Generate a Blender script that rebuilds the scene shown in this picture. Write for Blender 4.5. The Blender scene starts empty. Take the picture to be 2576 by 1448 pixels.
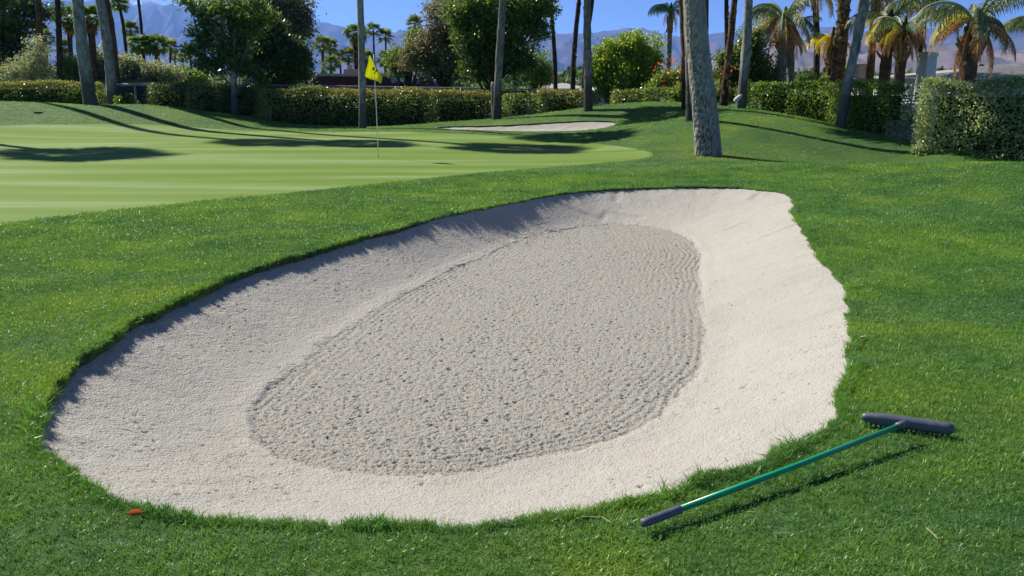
import bpy, math, random
import numpy as np
from mathutils import Vector, Matrix, geometry
random.seed(7); RNG = np.random.default_rng(7)
SC = bpy.context.scene
# ---------------------------------------------------------------- camera, sky, sun, exposure
F, CU, CV, HOR, EYE = 2200.0, 1288.0, 724.0, 205.0, 1.6
PITCH = math.atan((CV - HOR) / F)
cam_d = bpy.data.cameras.new('camera'); cam = bpy.data.objects.new('camera', cam_d)
SC.collection.objects.link(cam); SC.camera = cam
cam.location = (0, 0, EYE); cam.rotation_euler = (math.pi / 2 - PITCH, 0, 0)
cam_d.sensor_width = 36; cam_d.lens = 36 * F / 2576; cam_d.clip_start = 0.05; cam_d.clip_end = 90000
SUN_EL, SUN_AZ = math.radians(41.5), math.radians(-50)
world = bpy.data.worlds.new('World'); SC.world = world; world.use_nodes = True
nt = world.node_tree; nt.nodes.clear()
sky = nt.nodes.new('ShaderNodeTexSky'); sky.sky_type = 'NISHITA'; sky.sun_disc = False
sky.sun_elevation = SUN_EL; sky.sun_rotation = SUN_AZ; sky.altitude = 100; sky.air_density = 0.11; sky.dust_density = 0.0; sky.ozone_density = 1.0
bg = nt.nodes.new('ShaderNodeBackground'); bg.inputs[1].default_value = 0.15
wo = nt.nodes.new('ShaderNodeOutputWorld'); tint = nt.nodes.new('ShaderNodeMix'); tint.data_type = 'RGBA'; tint.blend_type = 'MULTIPLY'; tint.inputs[0].default_value = 1; tint.inputs[7].default_value = (1.16, 1.38, 1.5, 1)
nt.links.new(sky.outputs[0], tint.inputs[6]); nt.links.new(tint.outputs[2], bg.inputs[0]); nt.links.new(bg.outputs[0], wo.inputs[0])
sun_d = bpy.data.lights.new('sun', 'SUN'); sun_d.energy = 4.9; sun_d.angle = math.radians(0.5); sun_d.color = (1.0, 0.93, 0.80)
sun = bpy.data.objects.new('sun', sun_d); SC.collection.objects.link(sun)
sdir = Vector((math.sin(SUN_AZ) * math.cos(SUN_EL), math.cos(SUN_AZ) * math.cos(SUN_EL), math.sin(SUN_EL)))
sun.rotation_euler = sdir.to_track_quat('Z', 'Y').to_euler()
SC.view_settings.view_transform = 'Standard'; SC.view_settings.look = 'None'
SC.view_settings.exposure = 0.7; SC.view_settings.gamma = 1.0; SC.view_settings.use_curve_mapping = False
SC.cycles.max_bounces = 6; SC.cycles.transparent_max_bounces = 8; SC.cycles.volume_bounces = 1

# ---------------------------------------------------------------- projection helpers
cp, sp = math.cos(PITCH), math.sin(PITCH)
def ray(u, v):
    a = (np.asarray(u, float) - CU) / F; b = (CV - np.asarray(v, float)) / F
    return a, b * sp + cp, b * cp - sp
def W(u, v, d):
    x, y, z = ray(u, v); k = d / y
    return np.array([x * k, d + 0 * x, EYE + z * k]).T
def zat(v, d): return float(W(CU, v, d)[2])
def xat(u, v, d): return float(W(u, v, d)[0])

# ---------------------------------------------------------------- terrain height (thin plate through surveyed points)
ctrl = []
for u, v, d in [(0,317,28),(300,312,29),(500,320,29),(700,330,28),(1000,330,28),(1300,345,25),(1500,358,23),(1640,395,18.8),
    (-200,256,33),(0,255,33),(120,258,33),(228,264,33),(350,262,33),(450,278,32),(600,303,31),(700,318,31),(900,322,30.3),(1000,320,30.4),(1100,309,30.5),
    (1250,301,30.3),(1400,286,29.5),(1480,277,29),(1600,270,28),(1700,268,27.5),(1800,270,27),(1900,276,26.5),(2000,292,25.5),(2100,315,24),
    (2200,340,22.3),(2300,366,20.6),(2380,384,19.5),
    (1110,322,28.2),(1200,326,27.3),(1350,328,27),(1450,326,26.8),(1520,320,26.6),(1550,312,27),(1735,302,24),(1787,390,19)]:
    p = W(u, v, d); ctrl.append(tuple(p))
for x in (-14,-9,-5,-1.5,2,5.5,9,13):
    for y in (-3,1,4.5,8): ctrl.append((x, y, 0.0))
for x in (-14,-9,-5,-1.5,1.5): ctrl.append((x,12.5,0.0)); ctrl.append((x,17,0.0)); ctrl.append((x,21,0.0))
ctrl += [(3,14,.03),(4.3,14,.10),(5.2,14,.2),(6.2,14,.30),(8,13.8,.36),(11,13.5,.4),(15,13,.4),(4,11,.05),(6,11,.12),
         (6.8,17,-.02),(8,17,-.2),(10,17.3,-.25),(13,17.5,-.25),(9,19.5,-.2),(13,20,-.3),(12,25,-.4),(16,25,-.4)]
for x in (-30,-20,-10,0,8,16,26): ctrl.append((x,39,-.5)); ctrl.append((x,50,-.6)); ctrl.append((x,70,-.6))
CP = np.array(ctrl)
def tps(r2): return 0.5 * r2 * np.log(r2 + 1e-9)
_n = len(CP); _d2 = ((CP[:, None, :2] - CP[None, :, :2]) ** 2).sum(-1)
_A = np.zeros((_n + 3, _n + 3)); _A[:_n, :_n] = tps(_d2) + np.eye(_n) * 0.15
_A[:_n, _n] = 1; _A[:_n, _n + 1:] = CP[:, :2]; _A[_n, :_n] = 1; _A[_n + 1:, :_n] = CP[:, :2].T
_w = np.linalg.solve(_A, np.r_[CP[:, 2], 0, 0, 0])
def terrain(x, y):
    x = np.atleast_1d(np.asarray(x, float)); y = np.atleast_1d(np.asarray(y, float)); out = np.zeros(x.shape)
    for i in range(0, len(x), 20000):
        X, Y = x[i:i+20000], y[i:i+20000]
        r2 = (X[:, None] - CP[None, :, 0]) ** 2 + (Y[:, None] - CP[None, :, 1]) ** 2
        out[i:i+20000] = tps(r2) @ _w[:_n] + _w[_n] + _w[_n + 1] * X + _w[_n + 2] * Y
    far = np.clip(np.maximum((y - 42) / 20, np.maximum((np.abs(x) - 26) / 14, (-1 - y) / 6)), 0, 1)
    tgt = np.where(y < 20, 0.0, -0.6)
    return out * (1 - far) + tgt * far
def tz(x, y): return float(terrain(x, y)[0])
def on_ground(us, vs, off=0.0):
    """where the sight line through each picture point meets the terrain (+off)"""
    out = []
    for u, v in zip(us, vs):
        d = np.arange(1.2, 60, 0.04); p = W(np.full(d.shape, u), np.full(d.shape, v), d)
        h = p[:, 2] - (terrain(p[:, 0], p[:, 1]) + off if off == 0 else off)
        i = int(np.argmax(h < 0)) if (h < 0).any() else len(d) - 1
        out.append(p[i, :2])
    return np.array(out)
def smooth_closed(P, n):
    """closed Catmull-Rom through P, resampled evenly"""
    N = len(P); C = []
    for i in range(N):
        p0, p1, p2, p3 = P[i-1], P[i], P[(i+1) % N], P[(i+2) % N]
        for t in np.linspace(0, 1, 12, endpoint=False):
            C.append(.5 * ((2*p1) + (-p0+p2)*t + (2*p0-5*p1+4*p2-p3)*t*t + (-p0+3*p1-3*p2+p3)*t**3))
    C = np.array(C); D = np.r_[C, C[:1]]; s = np.r_[0, np.cumsum(np.linalg.norm(np.diff(D, axis=0), axis=1))]
    q = np.linspace(0, s[-1], n, endpoint=False)
    return np.c_[np.interp(q, s, D[:, 0]), np.interp(q, s, D[:, 1])]
def inside(P, x, y):
    c = np.zeros(x.shape, bool)
    for (x1, y1), (x2, y2) in zip(P, np.roll(P, -1, 0)):
        if y1 == y2: continue
        k = ((y1 > y) != (y2 > y)) & (x < (x2 - x1) * (y - y1) / (y2 - y1) + x1)
        c ^= k
    return c
def dist(P, x, y):
    best = np.full(x.shape, 1e9); Q = np.roll(P, -1, 0)
    for a, b in zip(P, Q):
        e = b - a; L = (e ** 2).sum() + 1e-12
        t = np.clip(((x - a[0]) * e[0] + (y - a[1]) * e[1]) / L, 0, 1)
        best = np.minimum(best, (x - a[0] - t * e[0]) ** 2 + (y - a[1] - t * e[1]) ** 2)
    return np.sqrt(best)
# ---- outlines traced along the edges on the ground
BO = [(92,1075),(110,1010),(150,950),(210,893),(280,845),(330,812),(400,778),(470,745),(540,712),(640,675),(730,648),(830,620),(900,598),(1000,577),
 (1080,553),(1180,532),(1300,508),(1400,489),(1500,479),(1600,474),(1750,470),(1850,472),(1930,480),(1980,490),(1999,512),(1996,538),(2018,575),
 (2048,625),(2070,662),(2105,695),(2130,730),(2136,790),(2141,870),(2134,940),(2105,1010),(2098,1055),(2080,1088),(2000,1125),(1900,1172),(1800,1206),
 (1650,1245),(1500,1280),(1350,1306),(1200,1320),(1000,1331),(800,1327),(600,1312),(450,1306),(380,1290),(300,1258),(200,1208),(140,1160),(105,1115)]
RO = [(612,1040),(618,1085),(650,1130),(720,1160),(800,1185),(900,1200),(1050,1205),(1180,1195),(1300,1173),(1450,1140),(1600,1090),(1700,1020),(1755,950),
 (1780,880),(1772,780),(1765,700),(1765,640),(1738,600),(1690,577),(1600,564),(1500,563),(1400,579),(1300,603),(1200,648),(1100,692),(950,772),(880,812),
 (780,890),(700,958),(640,1005)]
FLOOR = -0.36
bunker = smooth_closed(on_ground(*zip(*BO)), 900)
wob = sum(np.sin(np.arange(900) * 2 * np.pi * k / 900 + ph) * a for k, ph, a in [(37, 1, .012), (61, 2, .009), (113, .5, .007), (211, 3, .006)])
_t = np.roll(bunker, -1, 0) - np.roll(bunker, 1, 0); _nrm = np.c_[_t[:, 1], -_t[:, 0]] / np.linalg.norm(_t, axis=1)[:, None]
bunker = bunker + _nrm * wob[:, None]
raked = smooth_closed(on_ground(*zip(*RO), off=FLOOR), 240)
GO = [(-300,645),(0,566),(250,535),(500,508),(750,484),(1000,458),(1300,427),(1500,411),(1600,401),(1643,390),(1620,379),(1560,368),(1480,359),
 (1380,350),(1250,341),(1100,334),(950,331),(800,331),(650,329),(560,325),(480,319),(400,314),(300,311.5),(150,313),(0,316),(-300,322)]
green = smooth_closed(np.r_[on_ground(*zip(*GO)), [[-22.5, 22.5], [-21, 15.5], [-15.5, 11], [-10.5, 9.2]]], 340)
B2O = [(1098,320),(1140,325),(1230,328),(1350,330),(1450,328),(1515,322),(1548,312),(1535,305.5),(1470,304.5),(1400,307),(1340,310.5),(1260,315),(1180,317),(1130,317.5)]
bunker2 = smooth_closed(on_ground(*zip(*B2O)), 120)

# ---------------------------------------------------------------- scene helpers
COL = SC.collection
def make_mesh(name, V, Fc, smooth=False):
    me = bpy.data.meshes.new(name); V = np.asarray(V, dtype=np.float32)
    if isinstance(Fc, np.ndarray):
        k = Fc.shape[1]; m = len(Fc)
        me.vertices.add(len(V)); me.vertices.foreach_set('co', V.ravel())
        me.loops.add(m * k); me.loops.foreach_set('vertex_index', Fc.astype(np.int32).ravel())
        me.polygons.add(m); me.polygons.foreach_set('loop_start', np.arange(0, m * k, k, dtype=np.int32))
        me.update(calc_edges=True); me.validate()
    else:
        me.from_pydata(V.tolist(), [], Fc); me.update()
    me.polygons.foreach_set('use_smooth', np.full(len(me.polygons), smooth)); return me
def face_attr(me, vals, name='tint'):
    a = me.attributes.new(name, 'FLOAT', 'FACE'); a.data.foreach_set('value', np.asarray(vals, dtype=np.float32))
def link(name, me, m=None, parent=None, loc=None, **props):
    o = bpy.data.objects.new(name, me); COL.objects.link(o)
    if m is not None and not me.materials: me.materials.append(m)
    if parent: o.parent = parent
    if loc is not None: o.location = loc
    for k, v in props.items(): o[k] = v
    return o
def thing(name, loc, label, cat, group=None):
    o = bpy.data.objects.new(name, None); COL.objects.link(o); o.location = loc; o.empty_display_size = .2
    o['label'] = label; o['category'] = cat
    if group: o['group'] = group
    return o
class MB:
    def __init__(s): s.V = []; s.F = []; s.n = 0
    def add(s, V, Fc):
        V = np.asarray(V, float); s.V.append(V); s.F += [tuple(int(i) + s.n for i in f) for f in Fc]; s.n += len(V); return s
    def tube(s, P, R, seg=8, cap=True, jit=0, rng=None):
        P = np.asarray(P, float); n = len(P); R = np.broadcast_to(np.asarray(R, float), (n,))
        T = np.gradient(P, axis=0); T /= np.linalg.norm(T, axis=1)[:, None] + 1e-12
        ref = np.array([0, 0, 1.]) if abs(T[0, 2]) < .9 else np.array([0, 1., 0]); V = []
        for i in range(n):
            a = np.cross(ref, T[i]); a /= np.linalg.norm(a) + 1e-12; b = np.cross(T[i], a)
            th = np.arange(seg) * 2 * np.pi / seg
            rr = R[i] * (1 + (rng.normal(0, jit, seg) if jit else 0))
            V.append(P[i] + (np.cos(th) * rr)[:, None] * a + (np.sin(th) * rr)[:, None] * b)
        Fc = [(i*seg+j, i*seg+(j+1) % seg, (i+1)*seg+(j+1) % seg, (i+1)*seg+j) for i in range(n-1) for j in range(seg)]
        if cap: Fc += [tuple(range(seg))[::-1], tuple(range((n-1)*seg, n*seg))]
        return s.add(np.concatenate(V), Fc)
    def box(s, lo, hi):
        x0, y0, z0 = lo; x1, y1, z1 = hi
        return s.add([(x0,y0,z0),(x1,y0,z0),(x1,y1,z0),(x0,y1,z0),(x0,y0,z1),(x1,y0,z1),(x1,y1,z1),(x0,y1,z1)],
                     [(0,3,2,1),(4,5,6,7),(0,1,5,4),(1,2,6,5),(2,3,7,6),(3,0,4,7)])
    def build(s, name, m, parent=None, loc=None, smooth=False, **props):
        return link(name, make_mesh(name, np.concatenate(s.V), s.F, smooth), m, parent, loc, **props)
def fbm(x, y, seed=0, octs=4, lac=2.0, gain=.5, ridged=False):
    r = np.random.default_rng(seed); out = 0; amp = 1; tot = 0
    for o in range(octs):
        T = r.random((256, 256)); xi = np.floor(x).astype(int); yi = np.floor(y).astype(int); fx = x - xi; fy = y - yi
        fx = fx*fx*(3-2*fx); fy = fy*fy*(3-2*fy); g = lambda a, b: T[a % 256, b % 256]
        n = (g(xi, yi)*(1-fx) + g(xi+1, yi)*fx)*(1-fy) + (g(xi, yi+1)*(1-fx) + g(xi+1, yi+1)*fx)*fy
        if ridged: n = 1 - np.abs(2*n - 1)
        out = out + n * amp; tot += amp; amp *= gain; x = x * lac + 17.3; y = y * lac + 5.1
    return out / tot

# ---------------------------------------------------------------- materials
def nodes(name):
    m = bpy.data.materials.new(name); m.use_nodes = True; t = m.node_tree; t.nodes.clear()
    out = t.nodes.new('ShaderNodeOutputMaterial'); b = t.nodes.new('ShaderNodeBsdfPrincipled')
    t.links.new(b.outputs[0], out.inputs[0]); return m, t, b, out
def coords(t, world_space=False, scale=(1, 1, 1)):
    if world_space: s = t.nodes.new('ShaderNodeNewGeometry').outputs['Position']
    else: s = t.nodes.new('ShaderNodeTexCoord').outputs['Object']
    mp = t.nodes.new('ShaderNodeMapping'); mp.inputs['Scale'].default_value = scale; t.links.new(s, mp.inputs[0]); return mp.outputs[0]
def noise(t, co, scale, detail=4, rough=.6, dist=0):
    n = t.nodes.new('ShaderNodeTexNoise'); n.inputs['Scale'].default_value = scale; n.inputs['Detail'].default_value = detail
    n.inputs['Roughness'].default_value = rough; n.inputs['Distortion'].default_value = dist; t.links.new(co, n.inputs['Vector']); return n.outputs[0]
def ramp(t, fac, stops):
    r = t.nodes.new('ShaderNodeValToRGB'); e = r.color_ramp.elements
    while len(e) < len(stops): e.new(.5)
    for k, (p, c) in enumerate(stops): e[k].position = p; e[k].color = (*c, 1) if len(c) == 3 else c
    t.links.new(fac, r.inputs[0]); return r.outputs[0]
def mix(t, fac, a, b, mode='MIX'):
    m = t.nodes.new('ShaderNodeMix'); m.data_type = 'RGBA'; m.blend_type = mode
    for s, v in ((0, fac), (6, a), (7, b)):
        if isinstance(v, (int, float)): m.inputs[s].default_value = v
        elif isinstance(v, tuple): m.inputs[s].default_value = (*v, 1)
        else: t.links.new(v, m.inputs[s])
    return m.outputs[2]
def bump(t, b, h, strength, distance):
    n = t.nodes.new('ShaderNodeBump'); n.inputs['Strength'].default_value = strength; n.inputs['Distance'].default_value = distance
    t.links.new(h, n.inputs['Height']); t.links.new(n.outputs[0], b.inputs['Normal']); return n
def simple(name, c1, c2=None, scale=5, rough=.8, bmp=0, bscale=None, spec=.3, metal=0, stretch=(1, 1, 1)):
    m, t, b, _ = nodes(name); co = coords(t, scale=stretch); n = noise(t, co, scale)
    b.inputs['Roughness'].default_value = rough; b.inputs['Metallic'].default_value = metal; b.inputs['Specular IOR Level'].default_value = spec
    t.links.new(ramp(t, n, [(.3, c1), (.7, c2 or c1)]), b.inputs['Base Color'])
    if bmp: bump(t, b, noise(t, co, bscale or scale * 3, 5), .8, bmp)
    return m
def leafmat(name, dark, mid, light, trans=.35, rough=.45, spec=.4, tcol=None):
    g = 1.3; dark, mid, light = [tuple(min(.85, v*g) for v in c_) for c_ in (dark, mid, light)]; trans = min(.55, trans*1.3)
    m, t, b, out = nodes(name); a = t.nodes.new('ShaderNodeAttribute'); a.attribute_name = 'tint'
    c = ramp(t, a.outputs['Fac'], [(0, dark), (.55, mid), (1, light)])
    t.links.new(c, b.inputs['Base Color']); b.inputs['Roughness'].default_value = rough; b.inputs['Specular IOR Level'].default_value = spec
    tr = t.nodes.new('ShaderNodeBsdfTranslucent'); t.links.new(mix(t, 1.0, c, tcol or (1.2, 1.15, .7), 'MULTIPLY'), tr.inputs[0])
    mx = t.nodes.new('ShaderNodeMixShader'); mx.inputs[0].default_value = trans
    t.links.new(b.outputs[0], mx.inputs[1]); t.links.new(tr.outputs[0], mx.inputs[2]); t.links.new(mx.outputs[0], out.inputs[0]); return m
# lawn colours shared by soil sheet and blades: patches of blue-green, mid and yellow-green by position on the ground
def lawn_colour(t, blade=False):
    co = coords(t, True)
    big = noise(t, co, .55, 4, .6); c = ramp(t, big, [(.34, (.115, .265, .075)), (.52, (.165, .335, .068)), (.70, (.26, .41, .07))])
    pt = noise(t, coords(t, True, (1, 1, 1)), 1.7, 3, .65); f = ramp(t, pt, [(.63, (0, 0, 0)), (.78, (.6, .6, .6))])
    c = mix(t, f, c, (.38, .48, .07))
    st = noise(t, coords(t, True, (.12, 1.3, 1)), 1.0, 2, .5); f2 = ramp(t, st, [(.5, (0, 0, 0)), (.62, (.55, .55, .55))])
    c = mix(t, f2, c, (.15, .32, .12))
    vd = t.nodes.new('ShaderNodeVectorMath'); vd.operation = 'DISTANCE'; t.links.new(coords(t, True, (1, 1, 0)), vd.inputs[0]); vd.inputs[1].default_value = (float(W(1786, 391, 19)[0]), 18.9, 0)
    wd = t.nodes.new('ShaderNodeMath'); wd.operation = 'MULTIPLY_ADD'; t.links.new(pt, wd.inputs[0]); wd.inputs[1].default_value = -1.2; t.links.new(vd.outputs['Value'], wd.inputs[2])
    c = mix(t, ramp(t, wd.outputs[0], [(.0, (.8, .8, .8)), (.55, (0, 0, 0))]), c, (.27, .36, .075))
    return c
def lawn_sheet():
    m, t, b, _ = nodes('lawn_soil'); c = lawn_colour(t); fine = noise(t, coords(t, True), 60, 4, .7)
    c = mix(t, 1.0, c, ramp(t, fine, [(.3, (.22, .22, .22)), (.75, (.68, .68, .68))]), 'MULTIPLY')
    t.links.new(c, b.inputs['Base Color']); b.inputs['Roughness'].default_value = .8; b.inputs['Specular IOR Level'].default_value = .15
    bump(t, b, fine, .9, .02); return m
def blade_mat():
    m, t, b, out = nodes('grass_blade'); c = lawn_colour(t)
    a = t.nodes.new('ShaderNodeAttribute'); a.attribute_name = 'tint'
    c = mix(t, 1.0, c, ramp(t, a.outputs['Fac'], [(0, (.5, .6, .6)), (.5, (1.0, 1.0, 1.0)), (.93, (1.35, 1.25, 1.3)), (1, (1.5, 1.15, 2.2))]), 'MULTIPLY')
    i = t.nodes.new('ShaderNodeAttribute'); i.attribute_type = 'INSTANCER'; i.attribute_name = 'shade'
    c = mix(t, 1.0, c, ramp(t, i.outputs['Fac'], [(0, (.55, .7, .8)), (.5, (1, 1, 1)), (.9, (1.3, 1.15, .9)), (1, (1.9, 1.3, 3))]), 'MULTIPLY')
    t.links.new(c, b.inputs['Base Color']); b.inputs['Roughness'].default_value = .36; b.inputs['Specular IOR Level'].default_value = .35
    tr = t.nodes.new('ShaderNodeBsdfTranslucent'); t.links.new(mix(t, 1.0, c, (1.3, 1.3, .6), 'MULTIPLY'), tr.inputs[0])
    mx = t.nodes.new('ShaderNodeMixShader'); mx.inputs[0].default_value = .36
    t.links.new(b.outputs[0], mx.inputs[1]); t.links.new(tr.outputs[0], mx.inputs[2]); t.links.new(mx.outputs[0], out.inputs[0]); return m
def green_mat():
    m, t, b, _ = nodes('putting_turf')
    st = noise(t, coords(t, True, (.09, 1.0, 1)), 1.15, 3, .55, .3)
    c = ramp(t, st, [(.34, (.122, .212, .022)), (.5, (.155, .245, .050)), (.64, (.215, .30, .11))])
    st2 = noise(t, coords(t, True, (.14, 2.2, 1)), 2.1, 3, .6, .2); c = mix(t, 1.0, c, ramp(t, st2, [(.35, (.93, .95, .88)), (.65, (1.05, 1.04, 1.15))]), 'MULTIPLY')
    big = noise(t, coords(t, True, (.5, 1, 1)), .35, 3); c = mix(t, ramp(t, big, [(.45, (0, 0, 0)), (.7, (.4, .4, .4))]), c, (.12, .20, .014))
    fine = noise(t, coords(t, True), 90, 3, .8)
    c = mix(t, 1.0, c, ramp(t, fine, [(.3, (.82, .82, .82)), (.75, (1.12, 1.12, 1.12))]), 'MULTIPLY')
    t.links.new(c, b.inputs['Base Color']); b.inputs['Roughness'].default_value = .8; b.inputs['Specular IOR Level'].default_value = .08
    bump(t, b, fine, .5, .006); return m
def sand_mat(name='bunker_sand', far=False):
    m, t, b, _ = nodes(name); co = coords(t, True)
    a = t.nodes.new('ShaderNodeAttribute'); a.attribute_name = 'raked'
    n1 = noise(t, co, 1.3, 4, .6); base = ramp(t, n1, [(.3, (.39, .376, .342)), (.55, (.425, .41, .376)), (.75, (.42, .393, .358))])
    dirt = noise(t, coords(t, True, (1, 1.6, 1)), 2.6, 4, .7); base = mix(t, ramp(t, dirt, [(.60, (0, 0, 0)), (.74, (.55, .55, .55))]), base, (.44, .40, .31))
    damp = mix(t, a.outputs['Fac'], base, (.335, .325, .30))  # raked floor mixed towards a darker grey tone
    sp_ = noise(t, co, 190, 3, .8); c = mix(t, 1.0, damp, ramp(t, sp_, [(.28, (.55, .55, .55)), (.45, (1, 1, 1)), (.8, (1.06, 1.06, 1.06))]), 'MULTIPLY')
    t.links.new(c, b.inputs['Base Color']); b.inputs['Roughness'].default_value = .95; b.inputs['Specular IOR Level'].default_value = .1
    v = t.nodes.new('ShaderNodeTexVoronoi'); v.inputs['Scale'].default_value = 75; t.links.new(co, v.inputs['Vector'])
    h = mix(t, .45, v.outputs['Distance'], noise(t, co, 110, 5, .75)); bump(t, b, h, 1.0, .011); return m
M = {}
M['lawn'] = lawn_sheet(); M['blade'] = blade_mat(); M['green'] = green_mat(); M['sand'] = sand_mat()
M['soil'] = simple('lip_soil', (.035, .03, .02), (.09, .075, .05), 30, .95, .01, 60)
M['desert'] = simple('desert_ground', (.12, .13, .06), (.25, .21, .15), .05, .95)
def bark(name, c_lo, c_mid, c_hi, ring=9, rough=.9, bd=.02):
    m, t, b, _ = nodes(name); co = coords(t, scale=(1, 1, .55)); n = noise(t, co, 7, 6, .7, .3)
    big = noise(t, coords(t, scale=(1, 1, .3)), 1.6, 4, .6)
    c = ramp(t, n, [(.34, c_lo), (.5, c_mid), (.66, c_hi)])
    c = mix(t, ramp(t, big, [(.45, (0, 0, 0)), (.7, (.35, .35, .35))]), c, c_lo)
    sx = t.nodes.new('ShaderNodeSeparateXYZ'); t.links.new(coords(t), sx.inputs[0]); ad = t.nodes.new('ShaderNodeMath'); ad.operation = 'MULTIPLY_ADD'; t.links.new(big, ad.inputs[0]); ad.inputs[1].default_value = -1.6; t.links.new(sx.outputs[2], ad.inputs[2])
    c = mix(t, ramp(t, ad.outputs[0], [(0, (.8, .8, .8)), (.5, (0, 0, 0))]), c, tuple(v*.6 for v in c_lo))
    t.links.new(c, b.inputs['Base Color']); b.inputs['Roughness'].default_value = rough; b.inputs['Specular IOR Level'].default_value = .2
    w = t.nodes.new('ShaderNodeTexWave'); w.bands_direction = 'Z'; w.inputs['Scale'].default_value = ring; w.inputs['Distortion'].default_value = 5
    w.inputs['Detail'].default_value = 3; t.links.new(coords(t), w.inputs[0])
    bump(t, b, mix(t, .35, noise(t, co, 16, 6, .75), w.outputs[1]), 1.0, bd); return m
M['bark_pale'] = bark('pale_palm_bark', (.13, .125, .11), (.30, .29, .26), (.46, .45, .41))
M['bark_grey'] = bark('grey_palm_bark', (.09, .085, .08), (.20, .19, .175), (.32, .31, .29))
M['bark_brown'] = bark('brown_palm_bark', (.045, .028, .018), (.12, .075, .045), (.24, .15, .085))
M['bark_dark'] = bark('dark_bark', (.02, .016, .012), (.055, .042, .032), (.11, .09, .07))
M['boot'] = simple('palm_boots', (.16, .085, .035), (.42, .27, .14), 9, .85, .01, 30)
M['fan'] = leafmat('fan_leaf', (.045, .085, .018), (.10, .17, .04), (.24, .31, .09), .4, .55, .3)
M['fan_far'] = leafmat('fan_leaf_olive', (.055, .085, .025), (.11, .155, .05), (.22, .27, .09), .4, .6, .25)
M['queen'] = leafmat('feather_leaf', (.06, .09, .045), (.12, .165, .085), (.25, .30, .16), .35, .45, .4)
M['queen_y'] = leafmat('yellow_feather_leaf', (.40, .34, .03), (.62, .50, .05), (.75, .65, .12), .5)
M['dead'] = leafmat('dead_leaf', (.16, .08, .035), (.36, .20, .095), (.52, .36, .20), .3, .8, .1, (1.2, 1.0, .7))
M['ficus'] = leafmat('dark_ficus_leaf', (.024, .046, .015), (.055, .095, .03), (.16, .22, .075), .25, .35, .5)
M['syc'] = leafmat('broad_leaf', (.035, .065, .018), (.08, .14, .038), (.24, .32, .085), .38, .35, .55)
M['euc'] = leafmat('eucalyptus_leaf', (.075, .075, .05), (.16, .155, .10), (.32, .31, .22), .3, .5, .3)
M['olive'] = leafmat('olive_leaf', (.13, .155, .095), (.24, .28, .18), (.40, .44, .31), .35, .5, .3)
M['mid'] = leafmat('mid_green_leaf', (.055, .10, .022), (.13, .21, .05), (.27, .36, .09), .4, .4, .4)
M['lime'] = leafmat('lime_leaf', (.07, .12, .02), (.18, .28, .045), (.40, .48, .085), .42, .4, .5)
M['hedge'] = leafmat('hedge_leaf', (.045, .075, .02), (.14, .19, .055), (.38, .45, .15), .35, .35, .6)
M['hedge_y'] = leafmat('yellow_green_hedge_leaf', (.045, .085, .018), (.12, .20, .04), (.32, .42, .10), .42, .35, .5)
M['hedge_g'] = leafmat('grey_green_hedge_leaf', (.11, .145, .065), (.30, .36, .18), (.58, .64, .36), .35, .3, .6)
M['rust'] = leafmat('rusty_new_leaf', (.14, .10, .045), (.27, .20, .09), (.38, .32, .14), .4, .6, .2)
M['flower'] = leafmat('red_flower', (.55, .05, .02), (.7, .09, .03), (.8, .2, .06), .3)
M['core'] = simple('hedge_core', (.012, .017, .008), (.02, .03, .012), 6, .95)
M['twig'] = simple('pale_twig', (.30, .26, .22), (.45, .40, .35), 8, .8)
M['stucco_cream'] = simple('cream_stucco', (.48, .42, .34), (.55, .49, .41), 6, .9, .004, 60)
M['stucco_white'] = simple('white_stucco', (.68, .67, .65), (.76, .75, .73), 4, .9, .004, 60)
M['stucco_pink'] = simple('pink_stucco', (.52, .38, .33), (.58, .44, .38), 4, .9, .004, 60)
M['stucco_grey'] = simple('grey_stucco', (.30, .29, .28), (.36, .35, .34), 3, .9, .004, 60)
M['tile_red'] = simple('red_roof_tile', (.085, .03, .03), (.15, .055, .045), 6, .8, .004)
M['tile_pink'] = simple('terracotta_tile', (.45, .22, .15), (.62, .38, .28), 6, .8, .004)
M['tile_grey'] = simple('grey_roof_tile', (.30, .30, .31), (.42, .41, .40), 5, .8, .004)
M['fascia'] = simple('dark_fascia', (.05, .04, .035), (.08, .065, .055), 3, .8)
M['screen'] = simple('windscreen_mesh', (.020, .030, .030), (.030, .042, .042), 2, .75, .003, 80)
M['screen_l'] = simple('faded_windscreen_mesh', (.10, .13, .12), (.14, .17, .155), 2, .75)
M['steel'] = simple('galvanised_steel', (.30, .31, .32), (.42, .43, .44), 12, .5, spec=.5, metal=.6)
M['white_pole'] = simple('white_fibreglass', (.75, .76, .76), (.8, .8, .8), 6, .3, spec=.5)
M['yellow'] = leafmat('yellow_nylon', (.72, .62, .0), (.80, .70, .005), (.85, .76, .01), .45, .55, .3, (1, 1, .6))
M['black'] = simple('black_print', (.012, .012, .014), (.02, .02, .02), 6, .6)
M['print_red'] = simple('muted_red_print', (.30, .10, .02), (.34, .12, .03), 6, .7)
M['rake_green'] = simple('green_fibreglass', (.0, .27, .125), (.002, .31, .145), 4, .3, .0006, 60, spec=.6)
def rubber():
    m, t, b, _ = nodes('black_plastic'); co = coords(t); n = noise(t, co, 22, 5, .8)
    t.links.new(ramp(t, n, [(.5, (.085, .09, .13)), (.62, (.10, .105, .145)), (.72, (.17, .17, .17))]), b.inputs['Base Color'])
    t.links.new(ramp(t, n, [(.4, (.42, .42, .42)), (.7, (.6, .6, .6))]), b.inputs['Roughness']); b.inputs['Specular IOR Level'].default_value = .6
    bump(t, b, noise(t, co, 90, 4), .25, .001); return m
M['plastic'] = rubber()
M['brownleaf'] = leafmat('fallen_leaf_brown', (.24, .04, .010), (.30, .05, .012), (.35, .075, .018), .2, .9, .1)
M['straw'] = simple('dry_straw', (.34, .28, .17), (.46, .40, .28), 20, .8)

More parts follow.
